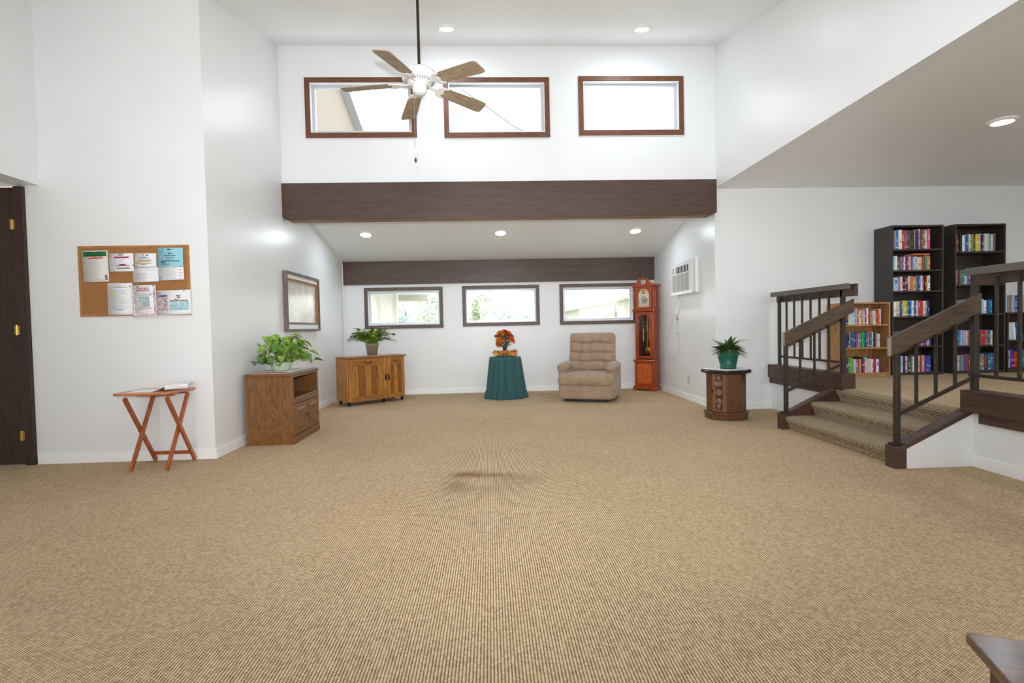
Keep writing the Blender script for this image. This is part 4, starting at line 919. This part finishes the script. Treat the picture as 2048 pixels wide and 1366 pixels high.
# ------------------------------------------------------------------ air conditioner, cord, outlets, conduit
ac = T('air_conditioner', 'white through-wall air conditioner above the dangling cord', 'air conditioner', (XR, 7.16, 1.60))
Wy, Hz, dp = .755, .465, .11
ACW = M('ac_white', (226, 226, 222), .4); ACG = M('ac_dark_slot', (88, 88, 86), .6)
B('wall_sleeve', -.045, 0, -.025, Wy+.02, -.01, Hz+.02, TRIMW, ac, .004)
B('housing', -dp, -.045, 0, Wy, .0, Hz, ACW, ac, .012)
B('trim_strip', -dp-.012, -dp+.03, -.004, Wy+.004, -.02, .018, TRIMW, ac, .006)
B('louvre_recess', -dp-.001, -dp+.01, .07, Wy-.20, .305, .40, ACG, ac)
for k in range(4): B('louvre_vane', -dp-.010, -dp-.0015, .12+k*.12, .137+k*.12, .31, .395, ACW, ac, .002)
for k in range(17):
    z = .035+k*.0148
    for j in range(4):
        y0 = .065+j*.165; B('grille_slot', -dp-.0012, -dp+.006, y0, y0+.145, z, z+.0062, ACG, ac)
for k in range(2): MB().tube([(-dp-.012, Wy-.10, .33+k*.045), (-dp+.002, Wy-.10, .33+k*.045)], .016, 14).build('control_knob', M('knob_grey', (170, 170, 168), .4), ac)
pcd = T('power_cord', 'white power cord looping down from the air conditioner to its plug', 'cord', (XR, 7.92, 1.36))
CORDW = M('cord_white', (214, 212, 206), .5)
pts = [(-.02, .04, .235), (-.016, .06, .12), (-.012, .16, -.05), (-.012, .32, -.26), (-.012, .47, -.46), (-.012, .50, -.56), (-.012, .42, -.66), (-.012, .25, -.715), (-.012, .10, -.70), (-.012, -.01, -.60), (-.012, -.03, -.5), (-.012, .04, -.42), (-.012, .05, -.34)]
def smooth(pts, n=6):
    P_ = [Vector(p) for p in pts]; out = []
    for i in range(len(P_)-1):
        a, b, c, d = P_[max(0, i-1)], P_[i], P_[i+1], P_[min(len(P_)-1, i+2)]
        for k in range(n):
            t_ = k/n; out.append(.5*((2*b)+(c-a)*t_+(2*a-5*b+4*c-d)*t_*t_+(3*b-a-3*c+d)*t_**3))
    return out+[P_[-1]]
MB().tube(smooth(pts), .0055, 8).build('cord', CORDW, pcd)
MB().tube(smooth([(-.012, .05, -.34), (-.012, .07, -.25), (-.012, .06, -.12), (-.012, .045, -.03)]), .0045, 6).build('cord', CORDW, pcd)
MB().tube(smooth([(-.012, -.04, -.5), (-.012, -.035, -.3), (-.012, -.01, -.14), (-.012, .0, -.04)]), .0035, 6).build('cord', CORDW, pcd)
B('cord_clip', -.02, -.004, -.05, .06, -.35, -.315, WHITEP, pcd, .003)
B('warning_tag', -.016, -.013, -.012, .008, -.165, -.115, M('tag_red', (190, 70, 60), .6), pcd); B('warning_tag', -.016, -.013, .048, .066, -.155, -.105, M('tag_red', (190, 70, 60), .6), pcd)
B('plug', -.045, -.008, .0, .06, -.06, .01, WHITEP, pcd, .006)
def outlet(label, y, z, white=True):
    t = T('wall_outlet', label, 'outlet', (XR, y, z)); m = WHITEP if white else M('outlet_ivory', (206, 200, 188), .5)
    B('cover_plate', -.006, 0, -.036, .036, -.058, .058, m, t, .002)
    for k in (-1, 1):
        s_ = B('receptacle', -.009, -.0055, -.017, .017, k*.026-.015, k*.026+.015, m, t, .003)
        for j in (-1, 1): B('slot', -.0094, -.0088, j*.007-.0012, j*.007+.0012, k*.026-.005, k*.026+.006, INKD, s_)
outlet('wall outlet with the air conditioner plug in it', 7.905, 1.40)
outlet('low ivory wall outlet near the octagonal table', 7.545, .315, False)
cdt = T('wall_conduit', 'thin white conduit running along the alcove ceiling and down the corner', 'conduit', (0, 0, 0))
MB().tube([(XL+.014, 6.72, za(6.72)-.016), (XL+.014, 8.98, za(8.98)-.016), (XL+.014, 9.035, 2.30), (XL+.014, 9.045, .10)], .009, 8).build('pipe', TRIMW, cdt)
for z in (1.30, 1.75): B('clip', XL, XL+.03, 9.03, 9.058, z, z+.02, TRIMW, cdt)

# ------------------------------------------------------------------ framed picture
pf = T('framed_picture', 'large weathered-wood framed pale abstract picture', 'picture', (XL, 6.46, 1.158))
Wp, Hp = 1.215, .757
GRW = WOOD('grey_barnwood', (84, 74, 68), (140, 130, 122), 'y', 2, .6, 8); GRZ = WOOD('grey_barnwood_z', (84, 72, 66), (138, 126, 118), 'z', 2, .6, 8)
f1 = .03
for m_, pts in ((GRW, [(0, 0), (Wp, 0), (Wp-f1, f1), (f1, f1)]), (GRW, [(0, Hp), (f1, Hp-f1), (Wp-f1, Hp-f1), (Wp, Hp)]), (GRZ, [(0, 0), (f1, f1), (f1, Hp-f1), (0, Hp)]), (GRZ, [(Wp, 0), (Wp, Hp), (Wp-f1, Hp-f1), (Wp-f1, f1)])):
    MB().prism(pts, 'x', 0.001, .055).build('frame_board', m_, pf, .002)
B('backing', .001, .006, f1, Wp-f1, f1, Hp-f1, PW, pf)
LIN = M('mat_white', (240, 240, 238), .6); GOLD = WOOD('inner_gold_wood', (120, 76, 34), (190, 140, 76), 'z', 2, .4, 8)
for nm, bx in (('mat_strip', (f1, Wp-f1, f1, f1+.062)), ('mat_strip', (f1, Wp-f1, Hp-f1-.05, Hp-f1))): B(nm, .006, .03, *bx[:2], *bx[2:], LIN, pf)
i0, i1, j0, j1 = f1+.012, Wp-f1-.012, f1+.064, Hp-f1-.052
for bx in ((i0, i1, j0, j0+.022), (i0, i1, j1-.022, j1), (i0, i0+.02, j0+.022, j1-.022), (i1-.03, i1, j0+.022, j1-.022)): B('inner_frame', .006, .04, *bx, GOLD if bx[3]-bx[2] > .1 or bx[2] > .4 else GRW, pf, .002)
art = M('abstract_art', (206, 198, 176), .35, rgb2=(236, 234, 228), vscale=3.5, stretch=(1, 1, 1), coat=.5)
B('canvas', .006, .012, i0+.02, i1-.03, j0+.022, j1-.022, art, pf)

# ------------------------------------------------------------------ octagonal carved table with peace lily
OX, OY = 2.83, 6.05
ot = T('octagonal_table', 'dark octagonal cabinet table with a carved door panel', 'table', (OX, OY, 0))
WAL = WOOD('walnut', (66, 38, 22), (120, 76, 46), 'z', 1.6, .4, 9); WALL_ = WOOD('walnut_light', (104, 62, 32), (152, 98, 54), 'z', 1.6, .4, 7)
def octa(Ra, rot=22.5): return [(Ra*math.cos(R(rot+45*k)), Ra*math.sin(R(rot+45*k))) for k in range(8)]
MB().prism(octa(.243), 'z', 0, .065).build('plinth', WAL, ot, .004); MB().prism(octa(.258), 'z', .065, .09).build('base_moulding', WAL, ot, .008)
MB().prism(octa(.222), 'z', .09, .55).build('body', WAL, ot, .003)
MB().prism(octa(.283), 'z', .55, .588).build('table_top', M('black_edge', (34, 30, 32), .25), ot, .01)
MB().prism(octa(.27), 'z', .588, .591).build('top_inlay', WAL, ot)
dr = T('x', '', '') if False else None
ap = .222*math.cos(R(22.5)); fw = .222*math.sin(R(22.5))
od = B('carved_door', -fw+.006, fw-.006, -ap-.012, -ap+.002, .10, .545, WALL_, ot, .003); od.rotation_euler = (0, 0, R(-45))
B('panel_back', -.04, .04, -ap-.0155, -ap-.0121, .125, .53, M('carving_ground', (60, 40, 28), .5), od)
CARV = M('carved_relief', (142, 118, 98), .4, rgb2=(104, 80, 62), vscale=40)
yy = -ap-.018
def petal(cx, cz, a_, L_, wv):
    q = MB(); d = Vector((math.cos(a_), 0, math.sin(a_))); sd = Vector((-math.sin(a_), 0, math.cos(a_)))
    L_ *= 1.25; wv *= 1.3
    pts = [Vector((cx, yy, cz))+d*L_*t_+sd*wv*s_*math.sin(math.pi*min(.98, max(.03, t_)))+Vector((0, -.008*math.sin(math.pi*t_), 0)) for t_, s_ in ((0, 0), (.3, 1), (.6, 1), (1, 0), (.6, -1), (.3, -1))]
    pts2 = [p+Vector((0, .006, 0)) for p in pts]
    return pts, pts2
def carving(nm, parts):
    m = MB()
    for (cx, cz, a_, L_, wv) in parts:
        p1, p2 = petal(cx, cz, a_, L_, wv); n = len(p1)
        m.add(p1+p2, [tuple(range(n)), tuple(range(2*n-1, n-1, -1))]+[(i, n+i, n+(i+1) % n, (i+1) % n) for i in range(n)])
    return m
cm = carving('c', [(0, .33, R(k*45), .034, .011) for k in range(8)]+[(0, .26+.0, R(k), .05, .013) for k in (250, 290, 230, 310, 270)]+[(0, .40, R(k), .055, .013) for k in (70, 110, 50, 130, 90)]
             + [(s_*.018, .47, R(90+s_*25), .045, .012) for s_ in (-1, 1)]+[(s_*.018, .20, R(270-s_*25), .06, .012) for s_ in (-1, 1)]+[(s_*.012, .50, R(90+s_*60), .03, .009) for s_ in (-1, 1)])
cm.lathe([(0, -.01), (.012, -.006), (.016, 0)], c=(0, 0, 0), seg=10) if False else None
cm.build('carving', CARV, od)
for rr in (.010, .018, .028): MB().tube([(rr*math.cos(R(k*30)), yy-.006, .33+rr*math.sin(R(k*30))) for k in range(13)], .0032, 6).build('rosette_ring', CARV, od)
MB().lathe([(0, 0), (.008, 0), (.008, .012), (.015, .02), (0, .026)], seg=10).build('knob', HAND, od, loc=(-fw+.012, -ap-.012, .34), rot=(R(90), 0, 0))
dl = T('doily', 'white lace cloth draped over the octagonal table', 'cloth', (OX, OY, .591))
vs = []; n = 14
def dz(x_, y_): return .0015+.002*math.sin(31*x_+2)*math.sin(27*y_)**2+.0015
for j in range(n+1):
    for i in range(n+1):
        x_, y_ = -.235+.47*i/n, -.235+.47*j/n; q = Matrix.Rotation(R(20), 2) @ Vector((x_, y_)); rr = q.length
        s_ = min(1, .262/rr) if rr > .262 else 1
        vs.append((q.x*s_, q.y*s_, dz(q.x, q.y)+(.008*max(0, q.x-.12)*8*abs(math.sin(17*q.y)))))
o = MB().add(vs, [(j*(n+1)+i, j*(n+1)+i+1, (j+1)*(n+1)+i+1, (j+1)*(n+1)+i) for j in range(n) for i in range(n)], True).build('cloth', CLW, dl)
sd = o.modifiers.new('thick', 'SOLIDIFY'); sd.thickness = .0012; sd.offset = 1
pl = T('peace_lily', 'dark green leafy plant in a green plastic pot on the octagonal table', 'plant', (OX+.02, OY-.02, .5995))
MB().lathe([(0, 0), (.09, 0), (.092, .022), (.088, .024), (.118, .175), (.125, .178), (.125, .205), (.116, .205), (.112, .18), (0, .175)], seg=32).build('pot', M('green_pot', (10, 92, 72), .4), pl)
PLG = M('lily_leaf', (52, 66, 40), .35, rgb2=(82, 104, 50), vscale=5); PLB = M('lily_leaf_bright', (104, 132, 50), .4, rgb2=(64, 88, 44), vscale=5)
lance = lambda q: .13*math.sin(math.pi*q**.8)**.85 if 0 < q < 1 else .0
LL = [leaf_mesh('lily_leaf', lance, .5, .75, PLG), leaf_mesh('lily_leaf_b', lance, .3, .45, PLG), leaf_mesh('lily_leaf_c', lance, .4, .95, PLB)]
rnd = random.Random(21)
for i in range(76):
    a = rnd.uniform(0, 6.283); el = rnd.uniform(.1, 1.2) if i > 9 else rnd.uniform(1.05, 1.5)
    d = Vector((math.cos(a)*math.cos(el), math.sin(a)*math.cos(el), math.sin(el)+.2))
    add_leaf(LL[i % 3], pl, Vector((d.x*.04, d.y*.04, .17+.05*rnd.random())), d, rnd.uniform(.11, .19) if i > 9 else rnd.uniform(.19, .25), rnd.uniform(-1.0, 1.0))

# ------------------------------------------------------------------ dark table corner beside the camera
kt = T('dark_table', 'dark wooden table corner close to the camera', 'table', (1.045, 1.085, 0), R(-22))
DKT = WOOD('dark_walnut_top', (74, 48, 32), (112, 78, 54), 'x', 1.2, .3, 5, coat=.3)
MB().prism(rrect(0, 1.0, -.55, 0, .012), 'z', .425, .447).build('table_top', DKT, kt, .005)
for bx in ((.04, .96, -.06, -.04), (.04, .96, -.51, -.49)): B('apron', bx[0], bx[1], bx[2], bx[3], .35, .425, BROWN, kt)
for bx in ((.03, .05, -.51, -.04), (.95, .97, -.51, -.04)): B('apron', bx[0], bx[1], bx[2], bx[3], .35, .425, BROWN, kt)
for x_ in (.055, .945):
    for y_ in (-.065, -.485): B('leg', x_-.025, x_+.025, y_-.025, y_+.025, 0, .35, BROWN, kt, .004)

# ------------------------------------------------------------------ outdoors, seen through the windows
S(MB().box(-60, 60, 9.4, 90, -.4, -.35).build('ground', M('pale_ground', (170, 176, 150), .9)), 'pale ground outside', 'ground')
GABL = M('gable_cream', (122, 114, 100), .7); CREAM = M('cream_siding', (178, 174, 164), .7, var=.03, vscale=3); FASC = M('white_fascia', (244, 244, 242), .5); RFM = M('pale_roof', (176, 172, 168), .8)
nb = T('neighbour_wing', 'cream vertical-board house wing outside the low window by the cactus', 'building', (-2.92, 10.2, -.35))
B('wall', -3, -.03, 0, 6.1, 0, 2.9, CREAM, nb)
for k in range(19): B('siding_board', -.03, .0, .01+k*.32, .315+k*.32, 0, 2.9, CREAM, nb)
B('corner_board', -.01, .05, 6.02, 6.12, 0, 2.9, FASC, nb)
MB().prism([(6.1, 2.42), (6.6, 2.42), (6.6, 2.62), (6.1, 2.62)], 'x', -3, .98).build('soffit', CREAM, nb); B('roof', -3, .98, 0, 6.6, 2.9, 3.05, RFM, nb)
B('fascia', -3, .98, 6.6, 6.64, 2.40, 2.64, FASC, nb)
gw = T('neighbour_gable', 'cream gable wall with white sloping edge outside the high window', 'building', (-2.62, 7.2, 0))
MB().prism([(-.46, 3.02), (5.2, 3.02), (5.2, 4.62), (-.46, 6.47)], 'x', -.25, 0).build('wall', GABL, gw)
MB().prism([(-.46, 6.47), (5.2, 4.62), (5.2, 4.80), (-.46, 6.65)], 'x', -.27, .14).build('fascia', M('gable_fascia', (146, 146, 152), .6), gw)
nh = T('neighbour_house', 'cream bungalow with white eave and downspout outside the window by the clock', 'building', (4.6, 12.0, -.35))
B('wall', .45, 4.0, 0, 24, 0, 2.45, CREAM, nh)
B('fascia', -.03, .0, -.2, 24.2, 2.44, 2.62, FASC, nh); B('soffit', .0, .45, -.2, 24.2, 2.44, 2.47, FASC, nh)
MB().prism([(0, 2.62), (4.2, 3.4), (4.2, 2.62)], 'y', -.2, 24.2).build('roof', RFM, nh)
MB().tube([(-.06, -.2, 2.58), (-.06, 24.2, 2.58)], .05, 8).build('gutter', FASC, nh)
MB().tube([(-.06, 8.2, 2.52), (.3, 8.3, 2.36), (.40, 8.3, 2.2), (.40, 8.3, 0)], .04, 8).build('downspout', M('downspout_grey', (196, 192, 184), .5), nh)
for k in range(5):
    w_ = B('window', .42, .46, 2.5+k*4.2, 3.7+k*4.2, 1.0, 2.05, FASC, nh); B('pane', .405, .42, 2.6+k*4.2, 3.6+k*4.2, 1.08, 1.97, M('far_pane', (150, 160, 168), .2), w_)
cb = T('utility_cable', 'thin grey cable crossing the sky in the middle high window', 'cable', (0, 0, 0))
MB().tube(smooth([(-1.2, 12, 7.1), (0, 12, 6.30), (.43, 12, 5.98), (.9, 12, 5.69), (2.4, 12, 5.1)]), .022, 6).build('wire', M('cable_grey', (126, 126, 128), .6), cb)
TG = [M('tree_green', (142, 158, 128), .8, rgb2=(172, 184, 156), vscale=2), M('tree_blue_green', (128, 152, 150), .8, rgb2=(160, 180, 176), vscale=2)]
def tree(label, x, y, r_, h_, seed, mt):
    rnd = random.Random(seed); t = T('tree', label, 'tree', (x, y, -.35), group='trees outside the alcove windows'); m = MB()
    MB().tube([(0, 0, 0), (.1, 0, h_*.4), (.05, .1, h_*.8)], .12, 8, [1, .8, .3]).build('trunk', M('bark', (110, 96, 80), .9), t)
    for i in range(2200):
        v = Vector((rnd.gauss(0, 1), rnd.gauss(0, 1), rnd.gauss(0, 1))).normalized()*rnd.random()**.4
        lump = 1+.25*math.sin(5*v.x+seed)*math.sin(4*v.z+2)
        p = Vector((v.x*r_*lump, v.y*r_*lump, h_*.62+v.z*h_*.38*lump)); s_ = rnd.uniform(.07, .15)
        a_, b_ = Vector((rnd.uniform(-1, 1), rnd.uniform(-1, 1), rnd.uniform(-1, 1))).normalized()*s_, Vector((rnd.uniform(-1, 1), rnd.uniform(-1, 1), rnd.uniform(-1, 1))).normalized()*s_
        m.add([p, p+a_, p+a_+b_, p+b_], [(0, 1, 2, 3)])
    m.build('foliage', mt, t, kind='stuff')
tree('blue-green tree in the low window behind the cactus', -4.7, 30, 1.7, 2.75, 1, TG[1]); tree('leafy green tree beside the frame of the cactus window', -2.6, 24, 1.1, 3.1, 2, TG[0])
tree('tall pale green tree at the flower window beyond the slim bar', -.75, 29, 1.2, 3.3, 3, TG[0]); tree('round blue-green bush at the middle of the flower window', .9, 34, 1.0, 2.6, 4, TG[1])
tree('small blue-green bush near the far side of the flower window', 2.25, 33, .8, 2.35, 5, TG[1]); tree('thin pale tree above the eave in the clock window', 4.6, 40, 1.0, 3.2, 6, TG[0])
